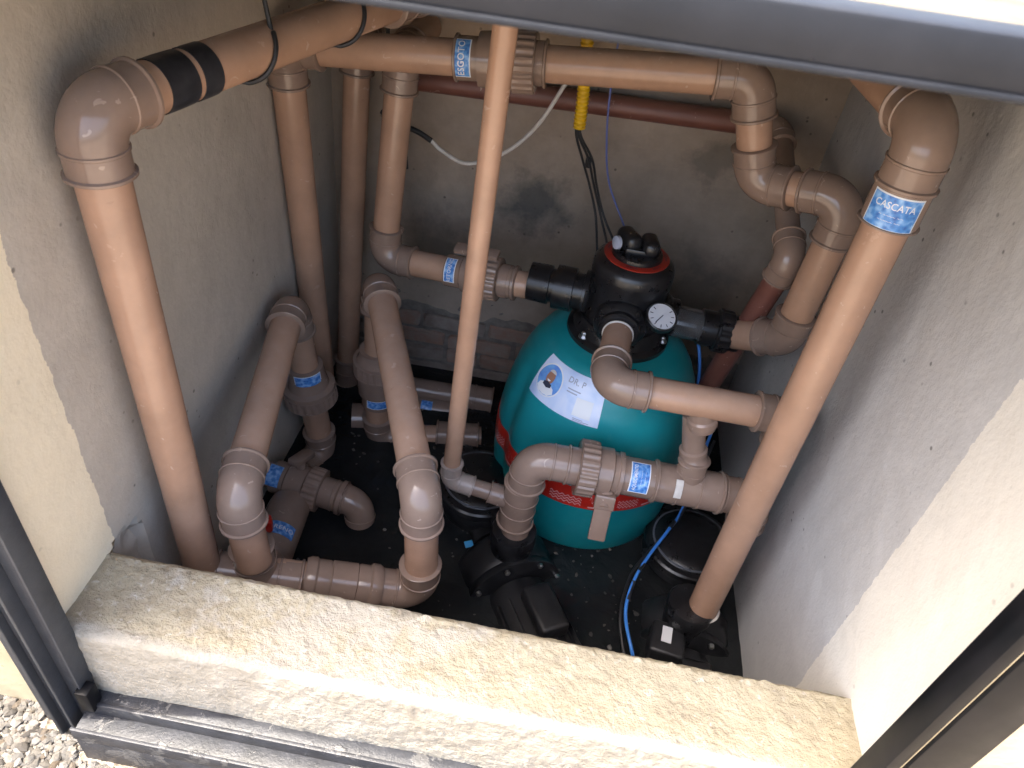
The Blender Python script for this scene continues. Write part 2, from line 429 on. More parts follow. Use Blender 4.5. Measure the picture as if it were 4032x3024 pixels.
def tee_geo(C, ax, br, r, rb=None, half=None, reach=None):
    rb = rb or r; h = half or r * 2.5
    pr = rim(r, -h, -h + r * 1.3) + [(-h + r * 1.32, r * 1.23), (-h + r * 1.42, r * 1.23), (-h + r * 1.45, r * 1.17), (h - r * 1.45, r * 1.17), (h - r * 1.42, r * 1.23), (h - r * 1.32, r * 1.23)] + rim(r, h, h - r * 1.3)[::-1]
    R_ = reach or (r * 1.2 + rb * 1.5)
    b = lathe(C, br, [(0, rb * 1.18), (R_ - rb * 1.35, rb * 1.18), (R_ - rb * 1.33, rb * 1.24), (R_ - rb * 1.22, rb * 1.24), (R_ - rb * 1.2, rb * 1.19)] + rim(rb, R_, R_ - rb * 1.15)[::-1][1:], 32)
    return join(lathe(C, ax, pr, 32), b)
def nut_geo(C, ax, r, length, ribs=22):
    n = ribs * 4
    def lob(a, t):
        if abs(t) > length * .43: return 1
        u = (a * ribs / (2 * math.pi)) % 1
        return 1.0 if u < .5 else .955
    h = length / 2
    return lathe(C, ax, [(-h, r * .8), (-h, r * .955), (-h * .92, r), (-h * .86, r), (-h * .84, r), (h * .5, r), (h * .86, r * .985), (h * .92, r * .985), (h, r * .94), (h, r * .8)], n, lobes=lob)

TO_CAM = lambda p: (-V(p)).normalized()
def wrap_patch(p, ax, r, sa, sb, off, nu=3, nv=14, thick=.0004, ca=0, cb=0, hint=None):
    """patch sa along the axis, sb along the arc, centred on the side that faces hint"""
    p = V(p); h = V(hint) if hint is not None else -p
    ax, e1, e2 = frame(ax, h); R_ = r + off; vs, fs = [], []
    for lay in (0, 1):
        for i in range(nu + 1):
            for j in range(nv + 1):
                s = ca + (i / nu - .5) * sa; th = (cb + (j / nv - .5) * sb) / r
                vs.append(p + ax * s + (e1 * math.cos(th) + e2 * math.sin(th)) * (R_ - thick * (1 - lay)))
    st = (nu + 1) * (nv + 1)
    for i in range(nu):
        for j in range(nv):
            a = i * (nv + 1) + j; b = a + nv + 1
            fs.append([st + a, st + b, st + b + 1, st + a + 1]); fs.append([a, a + 1, b + 1, b])
    per = [i * (nv + 1) for i in range(nu + 1)] + [nu * (nv + 1) + j for j in range(1, nv + 1)] + [i * (nv + 1) + nv for i in range(nu - 1, -1, -1)] + [j for j in range(nv - 1, 0, -1)]
    for i in range(len(per)):
        a, b = per[i], per[(i + 1) % len(per)]; fs.append([a, b, b + st, a + st])
    return vs, fs
TXT = {}
def text_geo(s, size, bold=0):
    key = (s, size, bold)
    if key in TXT: return TXT[key]
    cu = bpy.data.curves.new('lettering_curve', 'FONT'); cu.body = s; cu.size = size; cu.align_x = 'CENTER'; cu.align_y = 'CENTER'
    cu.resolution_u = 3; cu.offset = bold; cu.space_character = 1.05
    o = bpy.data.objects.new('lettering_curve', cu); col.objects.link(o)
    dg = bpy.context.evaluated_depsgraph_get(); me = bpy.data.meshes.new_from_object(o.evaluated_get(dg))
    bm = bmesh.new(); bm.from_mesh(me); bmesh.ops.triangulate(bm, faces=bm.faces[:])
    bmesh.ops.subdivide_edges(bm, edges=[e for e in bm.edges if e.calc_length() > size * .4], cuts=1)
    bmesh.ops.triangulate(bm, faces=bm.faces[:]); bm.verts.index_update()
    g = ([V(v.co) for v in bm.verts], [[v.index for v in f.verts] for f in bm.faces])
    bm.free(); bpy.data.objects.remove(o); bpy.data.curves.remove(cu); bpy.data.meshes.remove(me)
    TXT[key] = g; return g
def wrap_text(s, size, p, ax, r, off, adir, bdir, bold=0, ca=0, cb=0, hint=None, squash=1):
    """text whose reading direction is adir and whose up direction is bdir, bent round the pipe; ca, cb shift it in the text's own frame"""
    p = V(p); h = V(hint) if hint is not None else -p
    ax, e1, e2 = frame(ax, h); adir, bdir = V(adir), V(bdir)
    gv, gf = text_geo(s, size, bold); vs = []
    along = abs(adir.dot(ax)) > abs(adir.dot(e2))
    for v in gv:
        a, b = v.x * squash + ca, v.y + cb
        if along: s_, t_ = a * math.copysign(1, adir.dot(ax)), b * math.copysign(1, bdir.dot(e2))
        else: s_, t_ = b * math.copysign(1, bdir.dot(ax)), a * math.copysign(1, adir.dot(e2))
        th = t_ / r
        vs.append(p + ax * s_ + (e1 * math.cos(th) + e2 * math.sin(th)) * (r + off))
    return vs, gf
def pipe_label(root, p, ax, r, sa, sb, adir, bdir, lines, border=True, hint=None, cb=0):
    o = part('label_sticker', wrap_patch(p, ax, r, sa, sb, .0007, hint=hint), M['white'] if border else M['blue'], root)
    if border: part('blue_print', wrap_patch(p, ax, r, sa - .004, sb - .004, .0011, hint=hint), M['blue'], o)
    for i, (s, size, off, bold, sq) in enumerate(lines):
        part('lettering', wrap_text(s, size, p, ax, r, .0015, adir, bdir, bold, 0, off, hint, sq), M['white'], o, smooth=0)
    return o

def run(root, pts, r, pm='pipe', fm='fit', start=0, end=0, names=('pipe', 'elbow')):
    """a glued pipe run through pts with an elbow at every inner point"""
    pts = [V(p) for p in pts]
    for i in range(len(pts) - 1):
        a, b = pts[i], pts[i + 1]; d = (b - a).normalized()
        a2 = a + d * (r * 1.25 if i > 0 else start); b2 = b - d * (r * 1.25 if i < len(pts) - 2 else end)
        part(names[0], pipe_geo(a2, b2, r), M[pm], root)
    for i in range(1, len(pts) - 1):
        part(names[1], elbow_geo(pts[i], pts[i - 1] - pts[i], pts[i + 1] - pts[i], r), M[fm], root)

# ================================================================ SETTING
g = 400
gz = -1.19
XL, XR, YF, YI, YB, ZF = -.571, .512, .46, .595, 1.62, -1.48
# ground sheet with the pit cut out of it
def ground():
    a = 400; x0, x1, y0, y1 = XL - .1, XR + .1, YF + .03, YB + .1
    v = [V((-a, -a, gz)), V((a, -a, gz)), V((a, a, gz)), V((-a, a, gz)), V((x0, y0, gz)), V((x1, y0, gz)), V((x1, y1, gz)), V((x0, y1, gz))]
    return v, [[0, 1, 5, 4], [1, 2, 6, 5], [2, 3, 7, 6], [3, 0, 4, 7]]
single('ground', None, None, ground(), M['ground'], (0, 0, gz), kind='structure', smooth=0)

def noisy_grid(nx, ny, fn, amp, sc):
    vs, fs = [], []
    for j in range(ny + 1):
        for i in range(nx + 1): vs.append(fn(i / nx, j / ny))
    for j in range(ny):
        for i in range(nx):
            a = j * (nx + 1) + i; fs.append([a, a + 1, a + nx + 2, a + nx + 1])
    return vs, fs
fl = noisy_grid(70, 70, lambda u, v: V((XL - .05 + u * (XR - XL + .1), .5 + v * 1.2, ZF + .018 * noise.noise(V((u * 9, v * 9, 0))) + .008 * noise.noise(V((u * 30, v * 30, 3))))), 0, 0)
single('pit_floor', None, None, fl, M['floor'], (0, 1.1, ZF), kind='structure')

def stones(n, region, z, smin, smax, mat, name, keep=None, zfun=None):
    bm = bmesh.new(); bmesh.ops.create_icosphere(bm, subdivisions=1, radius=1)
    base = np.array([v.co[:] for v in bm.verts]); tri = np.array([[v.index for v in f.verts] for f in bm.faces]); bm.free()
    allv, allf, tint = [], [], []; k = 0
    while k < n:
        x, y = random.uniform(region[0], region[1]), random.uniform(region[2], region[3])
        if keep and not keep(x, y): n -= 0; k += 1; continue
        s = random.uniform(smin, smax) * random.choice((.6, .8, 1, 1.25))
        sc = np.array([s * random.uniform(.7, 1.35), s * random.uniform(.6, 1.0), s * random.uniform(.35, .65)])
        p = base * (1 + np.random.uniform(-.22, .22, (len(base), 1))) * sc
        R_ = np.array(Matrix.Rotation(random.uniform(0, 6.3), 3, 'Z') @ Matrix.Rotation(random.uniform(-.6, .6), 3, 'X'))
        zz = z + (zfun(x, y) if zfun else 0) + sc[2] * random.uniform(.2, 1.1)
        allv.append(p @ R_.T + np.array([x, y, zz])); allf.append(tri + k_count[0] * len(base)); tint += [random.random()] * len(tri); k_count[0] += 1; k += 1
    vs = [V(q) for q in np.concatenate(allv)]; fs = np.concatenate(allf).tolist()
    o = single(name, None, None, (vs, fs), mat, (0, region[2], z), kind='stuff', smooth=0)
    at = o.data.attributes.new('tint', 'FLOAT', 'FACE'); at.data.foreach_set('value', tint)
    return o
k_count = [0]
o = stones(14000, (-1.12, -.26, .18, .462), gz, .0042, .0078, M['stone'], 'gravel', keep=lambda x, y: not (x > -.565 and y > .392) and not (x > -.65 and y > .424))
o['label'] = 'loose tan and grey gravel beside the metal track'; o['category'] = 'gravel'
ZW = -1.348
def water_mat():
    m, t, b = nodes('murky_water'); p = pos(t)
    t.links.new(ramp(t, noise_n(t, p, 4, 4), [(.35, (.008, .010, .012)), (.7, (.022, .023, .023))]), b.inputs['Base Color'])
    mr = N(t, 'ShaderNodeMapRange'); mr.inputs[1].default_value = .45; mr.inputs[2].default_value = .7; mr.inputs[3].default_value = .015; mr.inputs[4].default_value = .14
    t.links.new(noise_n(t, p, 9, 5, .65), mr.inputs[0]); t.links.new(mr.outputs[0], b.inputs['Roughness'])   # scum dulls parts of the surface
    b.inputs['IOR'].default_value = 1.33
    bump(t, b, noise_n(t, p, 22, 3, .5, .8), .6, .010); return m
M['water'] = water_mat()
wt = noisy_grid(60, 60, lambda u, v: V((XL - .03 + u * (XR - XL + .06), .57 + v * 1.07, ZW + .0006 * noise.noise(V((u * 14, v * 14, 9))))), 0, 0)
single('water', None, None, wt, M['water'], (0, 1.1, ZW), kind='structure')
k_count = [0]
o = stones(1500, (XL + .02, XR - .02, .62, 1.5), ZW - .0015, .0022, .0058, M['rubble'], 'floating_debris', keep=lambda x, y: random.random() < .10 + 1.6 * max(0, noise.noise(V((x * 6, y * 6, 1))) - .05) + (.5 if (x - .12) ** 2 + (y - .98) ** 2 < .012 else 0))
o['label'] = 'scattered dirt and leaf bits floating on the dark water'; o['category'] = 'debris'

# side walls -----------------------------------------------------------------
def side_wall(x, s, y0, y1, mat, name, label):
    nx, nz = 130, 150
    def f(u, v):
        y = y0 + u * (y1 - y0); z = -1.6 + v * 1.502
        d = .0010 * noise.noise(V((y * 28, z * 28, x))) + .0022 * noise.noise(V((y * 4, z * 4, x * 3))) + .0006 * noise.noise(V((y * 90, z * 90, x)))
        if s < 0 and   .597 < y < .665 + .03 * noise.noise(V((z * 20, 1, 1))) and z < -.950 + .02 * noise.noise(V((y * 30, 3, 1))): d += -.016 - .012 * noise.noise(V((y * 26, z * 26, 4))) - .005 * noise.noise(V((y * 70, z * 70, 4)))
        return V((x + d, y, z))
    face = noisy_grid(nx, nz, f, 0, 0)
    core = box((x + s * .125, (y0 + y1) / 2, -.86), (.15, y1 - y0, 1.52), bev=0)
    return single(name, label, 'wall', join(face, core), mat, (x, (y0 + y1) / 2, -1.6))
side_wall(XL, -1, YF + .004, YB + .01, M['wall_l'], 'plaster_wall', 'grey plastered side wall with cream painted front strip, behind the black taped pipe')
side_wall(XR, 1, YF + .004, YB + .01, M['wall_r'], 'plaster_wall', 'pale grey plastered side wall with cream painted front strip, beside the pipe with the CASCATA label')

# back wall: render above, exposed bricks at the foot -------------------------
bw = thing('brick_wall', 'brown rendered wall at the back with bare bricks at its foot', 'wall', (0, YB, -1.6))
part('mortar_bed', join(box((-.03, YB + .075, -.86), (1.24, .1, 1.5), bev=0), noisy_grid(90, 40, lambda u, v: V((XL - .02 + u * (XR - XL + .04), YB - .001 + .006 * noise.noise(V((u * 60, v * 25, 3))) + .003 * noise.noise(V((u * 160, v * 70, 5))), -1.56 + v * .46)), 0, 0)), M['mortar'], bw)
def render_face():
    nx, nz = 200, 150
    def f(u, v):
        x = XL - .02 + u * (XR - XL + .04)
        low = -1.15 + .03 * noise.noise(V((x * 7, 0, 5))) + .015 * noise.noise(V((x * 30, 0, 2)))
        z = low + v * (-.1 - low)
        d = .003 * noise.noise(V((x * 8, z * 8, 2))) + .0016 * noise.noise(V((x * 40, z * 40, 7)))
        return V((x, YB - .004 + d + (.012 if v == 0 else 0), z))
    return noisy_grid(nx, nz, f, 0, 0)
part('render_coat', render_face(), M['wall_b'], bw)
z = ZF + .0; row = 0
brick_proto = {}
while z < -1.17:
    x = XL + random.uniform(-.06, .0)
    while x < .20:
        L = random.choice((.095, .16, .18, .185)); h = .047
        jx = random.uniform(-.004, .004)
        gbx = box((x + L / 2, YB + .012 + random.uniform(-.004, .006), z + h / 2 + jx * .4), (L - .012, .045, h - .006), Matrix.Rotation(random.uniform(-.03, .03), 3, 'Y'), bev=.004, seg=1)
        gbx = ([v_ + V((random.uniform(-.003, .003), random.uniform(-.004, .004), random.uniform(-.003, .003))) for v_ in gbx[0]], gbx[1])
        part('brick', gbx, M[random.choice(('brick', 'brick', 'brick_grey'))], bw, smooth=0)
        x += L
    z += .054; row += 1

# roof slab ------------------------------------------------------------------
single('roof_slab', 'low concrete roof slab with sunlit cream top above the dark frame', 'roof', box((-.03, 1.095, -.089), (1.5, 1.31, .022), bev=.003), M['roof'], (0, 1.1, -.12))

# front wall: sill and piers ---------------------------------------------------
fw = thing('front_wall', 'cream plastered front wall with rough worn sill under the opening', 'wall', (0, YF, gz))
def sill():
    prof = [(YI + .012, -1.5), (YI + .008, -1.2), (YI + .003, -1.0), (YI, -.962), (YI - .003, -.953), (YI - .009, -.948)]
    for i in range(1, 46): prof.append((YI - .009 - (YI - .009 - YF - .012) * i / 46, -.947 - .003 * math.sin(i / 46 * math.pi) ** 2))
    for i in range(7):
        a = math.pi / 2 * i / 6; prof.append((YF + .012 - .012 * math.sin(a), -.959 + .012 * math.cos(a)))
    for i in range(1, 26): prof.append((YF - .004 * i / 25, -.959 - .131 * i / 25))
    prof += [(YF - .004, -1.25)]
    nx = 420; vs, fs = [], []; m = len(prof)
    for i in range(nx + 1):
        x = XL - .01 + (XR - XL + .02) * i / nx
        for j, (y, z) in enumerate(prof):
            q = V((x * 34, y * 34, z * 34)); n1 = noise.noise(q); n2 = noise.noise(q * 3.1); n3 = noise.noise(V((x * 7, y * 7, z * 7 + 4)))
            edge = 1 + 1.6 * math.exp(-((z + .953) ** 2 + (y - YI) ** 2) / .0003)
            d = (.0014 * n1 + .0015 * n2) * edge + .003 * n3
            top = -.97 < z
            vs.append(V((x, y + (.3 if top and y < YI - .012 and y > YF + .01 else 1) * d * (1 if j > 5 else -1), z + (d if top else .2 * d))))
    for i in range(nx):
        for j in range(m - 1):
            a = i * m + j; fs.append([a, a + 1, a + m + 1, a + m])
    return vs, fs
part('sill', sill(), M['sill'], fw, label='rough worn plaster sill with scraped pale patches')
def pier(x0, x1):
    return box(((x0 + x1) / 2, YF + .06, (-1.6 - .0985) / 2), (x1 - x0, .12, 1.5015), bev=.004)
part('pier', pier(XL - .45, XL - .014), M['cream'], fw)
part('pier', pier(XR + .014, XR + .45), M['cream'], fw)

# door frame -------------------------------------------------------------------
fr = thing('door_frame', 'dark grey metal door frame round the opening, paint chipped along its track', 'door frame', (0, .44, gz))
def ridged(x0, x1, y, zlo, zhi, mat, name, steps):
    gs = []
    for a, b, yy, th in steps:
        gs.append(box(((a + b) / 2, y - yy + th / 2, (zlo + zhi) / 2), (b - a, th, zhi - zlo), bev=.0015))
    return part(name, join(*gs), mat, fr)
ridged(0, 0, .4625, -1.19, -.088, M['frame'], 'side_rail', [(-.640, -.606, .022, .022), (-.608, -.6025, .040, .040), (-.604, -.575, .028, .028), (-.576, -.571, .044, .044), (-.572, -.549, .024, .024), (-.549, -.545, .030, .030)])
ridged(0, 0, .4625, -1.19, -.088, M['frameblack'], 'side_rail', [(.464, .4785, .034, .034), (.4825, .540, .036, .036)])
part('rail_gap_strip', box((.4805, .436, -.657), (.0036, .010, 1.06), bev=.0005), M['cream'], fr, label='pale painted strip between the two black profiles')
part('top_rail', join(box((-.05, .432, -.0910), (1.24, .03, .028), Matrix.Rotation(rad(-.8), 3, 'Y'), bev=.003), box((-.05, .420, -.1058), (1.24, .010, .004), Matrix.Rotation(rad(-.8), 3, 'Y'), bev=.0012)), M['bar'], fr)
zt = -1.088
part('bottom_track', join(box((-.03, .447, zt - .006), (1.05, .022, .012), bev=.002), box((-.03, .435, zt - .012), (1.05, .006, .03), bev=.001), box((-.03, .418, zt - .028), (1.05, .034, .010), bev=.001),
     box((-.03, .401, zt - .024), (1.05, .005, .028), bev=.001), box((-.03, .425, zt - .068), (1.05, .050, .07), bev=.002)), M['track'], fr, label='bottom track with chipped grey paint and cement splashes')
part('corner_cap', box((-.542, .436, -1.07), (.020, .022, .05), bev=.003), M['frameblack'], fr)

# ================================================================ PIPES
R6 = .030
# A: tall riser in front of the left wall, elbow, pipe running back under the slab
A0, A1, A2 = V((-.512, .706, -1.47)), V((-.519, .709, -.334)), V((-.335, 1.305, -.320))
t = thing('pipe_run', 'thick tan riser pipe with big elbow and black tape bands at upper left', 'pipe', A0)
run(t, [A0, A1, A2], R6)
dA = (A2 - A1).normalized()
part('coupling', coupling_geo(A2, dA, R6), M['fit'], t)
for s0, wd in ((.091, .044), (.143, .030)):
    part('tape_band', lathe(A1 + dA * s0, dA, [(0, R6), (0, R6 + .0012), (wd * .5, R6 + .0016), (wd, R6 + .0012), (wd, R6)], 40), M['tape'], t)

# B: waste line under the slab and down to the sight glass of the filter
B = [V((-.535, 1.36, -1.23)), V((-.540, 1.295, -.425)), V((.254, 1.29, -.350)), V((.312, 1.29, -.520)), V((.452, 1.205, -.486)), V((.446, 1.205, -.775)), V((.360, 1.285, -.842))]
t = thing('pipe_run', 'horizontal brown waste pipe marked ESGOTO below the top rail, stepping down elbows at right', 'pipe', B[0])
run(t, B, R6)
dB = (B[2] - B[1]).normalized()
u = B[1] + dB * .386
part('union', join(coupling_geo(u - dB * .004, dB, R6, half=.078, mid=False), lathe(u, dB, [(-.02, .03), (-.02, .043), (.02, .043), (.02, .03)], 32)), M['fit'], t)
part('union_nut', nut_geo(u + dB * .036, dB, .050, .040), M['fit'], t)
part('union_collar', lathe(u, dB, [(-.040, .03), (-.040, .044), (-.010, .046), (-.008, .03)], 32), M['fit'], t)
pipe_label(t, u - dB * .066, dB, R6 * 1.19, .030, .066, (0, .0, 1), (-1, 0, 0), [('ESGOTO', .0155, 0, .0002, .9)])

# thin pipe C
t = thing('pipe_run', 'thin tan vertical pipe with pale bottom elbow standing in front of the filter', 'pipe', (-.138, .992, -1.12))
C0, C1, C2 = V((-.119, .992, -.095)), V((-.138, .992, -1.103)), V((-.030, .992, -1.1255))
part('pipe', pipe_geo(C0, C1 + V((0, 0, .025)), .0168), M['pipe'], t)
part('elbow', elbow_geo(C1, C0 - C1, C2 - C1, .0175, sock=1.7), M['fit_pale'], t, label='pale grey glued elbow')
part('pipe', pipe_geo(C1 + V((.03, 0, -.007)), C2 + V((.01, 0, 0)), .0175), M['fit'], t)

# D: heating line with union valve
t = thing('pipe_run', 'brown pipe line marked AQUECIMENTO with ball valve in front of the filter', 'pipe', (.0, .992, -1.2))
D0, D1, D2 = V((.006, .992, -1.197)), V((.013, .992, -1.003)), V((.450, 1.014, -1.023))
r5 = .030
part('pipe', pipe_geo(D0 + V((0, 0, -.09)), D1 + V((0, 0, -.04)), r5), M['fit'], t)
part('tee', tee_geo(V((.005, .992, -1.132)), (D1 - D0), (C1 - V((.005, .992, -1.132))), r5, rb=.0185, half=.060, reach=.065), M['fit'], t)
part('elbow', elbow_geo(D1, D0 - D1, D2 - D1, r5), M['fit'], t)
part('pipe', pipe_geo(D1 + (D2 - D1).normalized() * .04, D2 - (D2 - D1).normalized() * .03, r5), M['pipe'], t)
dD = (D2 - D1).normalized()
part('valve_body', lathe(D1 + dD * .071, dD, [(a_, b_ * 1.19) for a_, b_ in [(0, .026), (0, .031), (.03, .031), (.034, .036), (.05, .036), (.052, .040), (.080, .040), (.083, .036), (.092, .035), (.094, .037), (.101, .037), (.103, .0315), (.165, .0315), (.165, .026)]], 36), M['fit'], t)
part('union_nut', nut_geo(D1 + dD * .106, dD, .0546, .036, 24), M['fit'], t)
hc = D1 + dD * .149
part('valve_stem', lathe(hc, (0, -.9, -.45), [(.02, .016), (.056, .016), (.06, .011), (.07, .011)], 20), M['fit'], t)
hd = V((.0, -.30, -.85)).normalized()
hb = hc + V((0, -.9, -.45)).normalized() * .058 + hd * .034
Rh = axes(hd, (0, -.9, -.45)); part('valve_handle', join(box(hb, (.098, .033, .013), Rh, bev=.0025), box(hb - hd * .036, (.03, .038, .024), Rh, bev=.003)), M['fit'], t, label='flat brown lever of the ball valve')
pipe_label(t, D1 + dD * .203, dD, .0378, .037, .062, (0, .2, 1), (-1, 0, 0), [('AQUECIMENTO', .0100, .009, .0001, .68), ('~~~ ~~~~', .0062, -.002, 0, 1), ('~~~~ ~~', .0062, -.009, 0, 1)])
part('label_collar', lathe(D1 + dD * .188, dD, [(0, .029), (0, .0371), (.044, .0371), (.046, .040), (.049, .040), (.049, .029)], 32), M['fit'], t)
part('elbow', elbow_geo(D2, D1 - D2, V((0, 0, -1)), r5), M['fit'], t)
part('pipe', pipe_geo(D2 + V((0, 0, -.035)), D2 + V((.002, .002, -.24)), r5), M['pipe'], t)
tc = D1 + dD * .301
part('tee', tee_geo(tc, dD, (-.03, .12, 1), r5 * 1.08, rb=.023, half=.066, reach=.07), M['fit'], t)
part('white_tag', wrap_patch(tc - dD * .024, dD, r5 * 1.08 * 1.23, .014, .036, .0008, cb=.008), M['whitecable'], t, label='torn white paper tag')
part('reducer', lathe(tc + V((-.002, .008, .055)), (-.25, .08, 1), [(-.01, .021), (0, .026), (.010, .028), (.016, .024), (.020, .0215), (.026, .0215), (.028, .026), (.036, .026), (.039, .0215), (.07, .0215), (.115, .021)], 28), M['fit'], t)

# E: from the filter's front port to the right
E0, E1, E2 = V((.139, 1.250, -.814)), V((.117, 1.005, -.805)), V((.446, 1.022, -.816))
t = thing('pipe_run', 'brown pipe coming out of the front of the black valve and turning right', 'pipe', E1)
run(t, [E0, E1, E2, V((.448, 1.024, -1.20))], R6 * .95)
part('glue_ring', lathe(E0 + (E1 - E0).normalized() * .080, E1 - E0, [(0, .0275), (0, .0305), (.0025, .0308), (.004, .0285)], 36), M['whitecable'], t, label='pale smear of glue round the port')
part('branch_socket', lathe(V((.288, 1.014, -.814)), (.25, -.08, -1), [(0, .024), (.03, .024), (.034, .0275), (.044, .0275), (.046, .024), (.055, .023)], 28), M['fit'], t)

# RETORNO: v3 down and across to the filter's left port
t = thing('pipe_run', 'brown return pipe marked RETORNO entering the black valve from the left', 'pipe', (-.38, 1.38, -.87))
P = [V((-.356, 1.60, -.44)), V((-.356, 1.395, -.44)), V((-.383, 1.375, -.862)), V((-.015, 1.315, -.832))]
run(t, P, R6 * .95)
dR = (P[3] - P[2]).normalized(); u = P[2] + dR * .205
part('valve_body', lathe(u, dR, [(-.055, .028), (-.055, .0345), (-.02, .0345), (-.016, .040), (.03, .040), (.034, .034), (.062, .033), (.066, .036), (.085, .036), (.085, .028)], 32), M['fit'], t)
part('union_nut', nut_geo(u + dR * .048, dR, .047, .030), M['fit'], t)
part('adapter', lathe(u + dR * .07, dR, [(0, .028), (0, .0345), (.022, .0345), (.024, .037), (.03, .037), (.032, .028)], 32), M['fit'], t)
part('valve_stem', lathe(u + dR * .008, (0, -.25, 1), [(.02, .012), (.062, .012)], 16), M['fit'], t)
part('valve_handle', box(u + dR * .008 + V((0, -.015, .066)), (.095, .026, .012), axes(dR, (0, -.25, 1)), bev=.003), M['fit'], t)
pipe_label(t, u - dR * .040, dR, .0348, .024, .055, (0, .1, 1), (-1, 0, 0), [('RETORNO', .0115, 0, .0001, .95)])

# v2 riser in the corner
t = thing('pipe_run', 'plain brown vertical pipe in the dark back corner', 'pipe', (-.51, 1.5, -1.32))
run(t, [V((-.476, 1.60, -.46)), V((-.476, 1.51, -.46)), V((-.518, 1.50, -1.33))], R6 * .92)
part('socket', coupling_geo((-.516, 1.50, -1.31), (.042, 0, .87), R6 * .92), M['fit'], t)

# H/G dark pipe along the back wall, then forward and down at the right
t = thing('pipe_run', 'dark reddish pipe along the back wall ending in a sloping pipe at right', 'pipe', (.35, 1.33, -1.1))
H = [V((-.41, 1.585, -.545)), V((.395, 1.578, -.515)), V((.412, 1.255, -.635)), V((.362, 1.345, -1.12))]
r4 = .0225
part('pipe', pipe_geo(H[0], H[1] - V((.03, 0, 0)), r4), M['pipe_dark'], t)
part('elbow', elbow_geo(H[1], H[0] - H[1], H[2] - H[1], r4), M['fit'], t)
part('pipe', pipe_geo(H[1] + (H[2] - H[1]) * .09, H[2] - (H[2] - H[1]) * .09, r4), M['fit'], t)
part('elbow', elbow_geo(H[2], H[1] - H[2], H[3] - H[2], r4 * 1.06), M['fit'], t)
part('pipe', pipe_geo(H[2] + (H[3] - H[2]) * .06, H[3], r4), M['pipe_dark'], t, label='dark red sloping pipe')

# I and K: suction lines from the floor valves to the front manifold
def suction(label, front, back, low, vbot, lbl_z, text=None):
    t = thing('pipe_run', label, 'pipe', low)
    run(t, [low, front, back, vbot], R6)
    ax = (back - vbot).normalized()
    return t, ax
I_f, I_b, I_l, I_v = V((-.440, .730, -.940)), V((-.527, 1.200, -.905)), V((-.425, .720, -1.10)), V((-.495, 1.235, -1.355))
t, ax = suction('sloping brown pipe with elbows at both ends nearest the left wall', I_f, I_b, I_l, I_v, 0)
vt = I_v + ax * .235
part('union_collar', lathe(vt, ax, [(-.07, .03), (-.07, .040), (-.045, .050), (-.03, .058), (-.008, .058), (-.004, .046), (.02, .042), (.05, .040), (.052, .03)], 36), M['fit'], t)
part('union_nut', nut_geo(vt - ax * .035, ax, .060, .034), M['fit'], t)
pipe_label(t, vt + ax * .035, ax, .0408, .030, .062, (1, 0, 0), (0, 0, 1), [])
part('elbow', elbow_geo(I_v, ax, V((-.35, -.9, -.1)), R6), M['fit'], t)
part('pipe', pipe_geo(I_v + V((-.013, -.038, -.004)), I_v + V((-.030, -.09, -.01)), R6), M['fit'], t)
K_f, K_b, K_l, K_v = V((-.156, .800, -.950)), V((-.376, 1.305, -.880)), V((-.148, .800, -1.17)), V((-.382, 1.325, -1.36))
t, ax = suction('sloping pinkish brown pipe with double elbow in the middle of the pit', K_f, K_b, K_l, K_v, 0)
vt = K_v + ax * .19
part('union_collar', lathe(vt, ax, [(-.07, .03), (-.07, .040), (-.03, .040), (-.026, .048), (.03, .050), (.034, .058), (.06, .056), (.08, .044), (.1, .042), (.1, .03)], 36), M['fit'], t)
part('union_nut', nut_geo(vt + ax * .055, ax, .058, .034), M['fit'], t)
pipe_label(t, vt - ax * .045, ax, .0408, .026, .055, (1, 0, 0), (0, 0, 1), [])
part('elbow', elbow_geo(K_v, ax, V((1, .1, -.05)), R6), M['fit'], t)
part('pipe', pipe_geo(K_v + V((.04, .008, .002)), K_v + V((.26, .05, .01)), R6 * .95), M['pipe'], t)
part('coupling', coupling_geo(K_v + V((.20, .04, .01)), (1, .15, .03), R6, half=.055), M['fit'], t)

# J: manifold just behind the sill
t = thing('pipe_run', 'greyish brown manifold pipe lying just behind the sill edge', 'pipe', (-.28, .73, -1.2))
J0, J1 = V((-.43, .735, -1.155)), V((-.148, .798, -1.213))
dJ = (J1 - J0).normalized()
part('pipe', pipe_geo(J0 - dJ * .05, J1 - dJ * .02, R6), M['pipe'], t)
part('tee', tee_geo(I_l + V((-.003, .012, -.06)), dJ, (I_f - I_l), R6, half=.075, reach=.078), M['fit'], t)
part('elbow', elbow_geo(K_l + V((0, 0, -.045)), -dJ, (K_f - K_l), R6, sock=1.3), M['fit'], t)
jc = J0 + dJ * .150
part('check_valve', lathe(jc, dJ, [(-.070, .030), (-.070, .037), (-.062, .041), (-.052, .041), (-.048, .038), (-.028, .038), (-.024, .036), (-.022, .0385), (.022, .0385), (.024, .036), (.028, .038), (.046, .038), (.050, .042), (.062, .042), (.070, .037), (.070, .030)], 36), M['fit'], t)

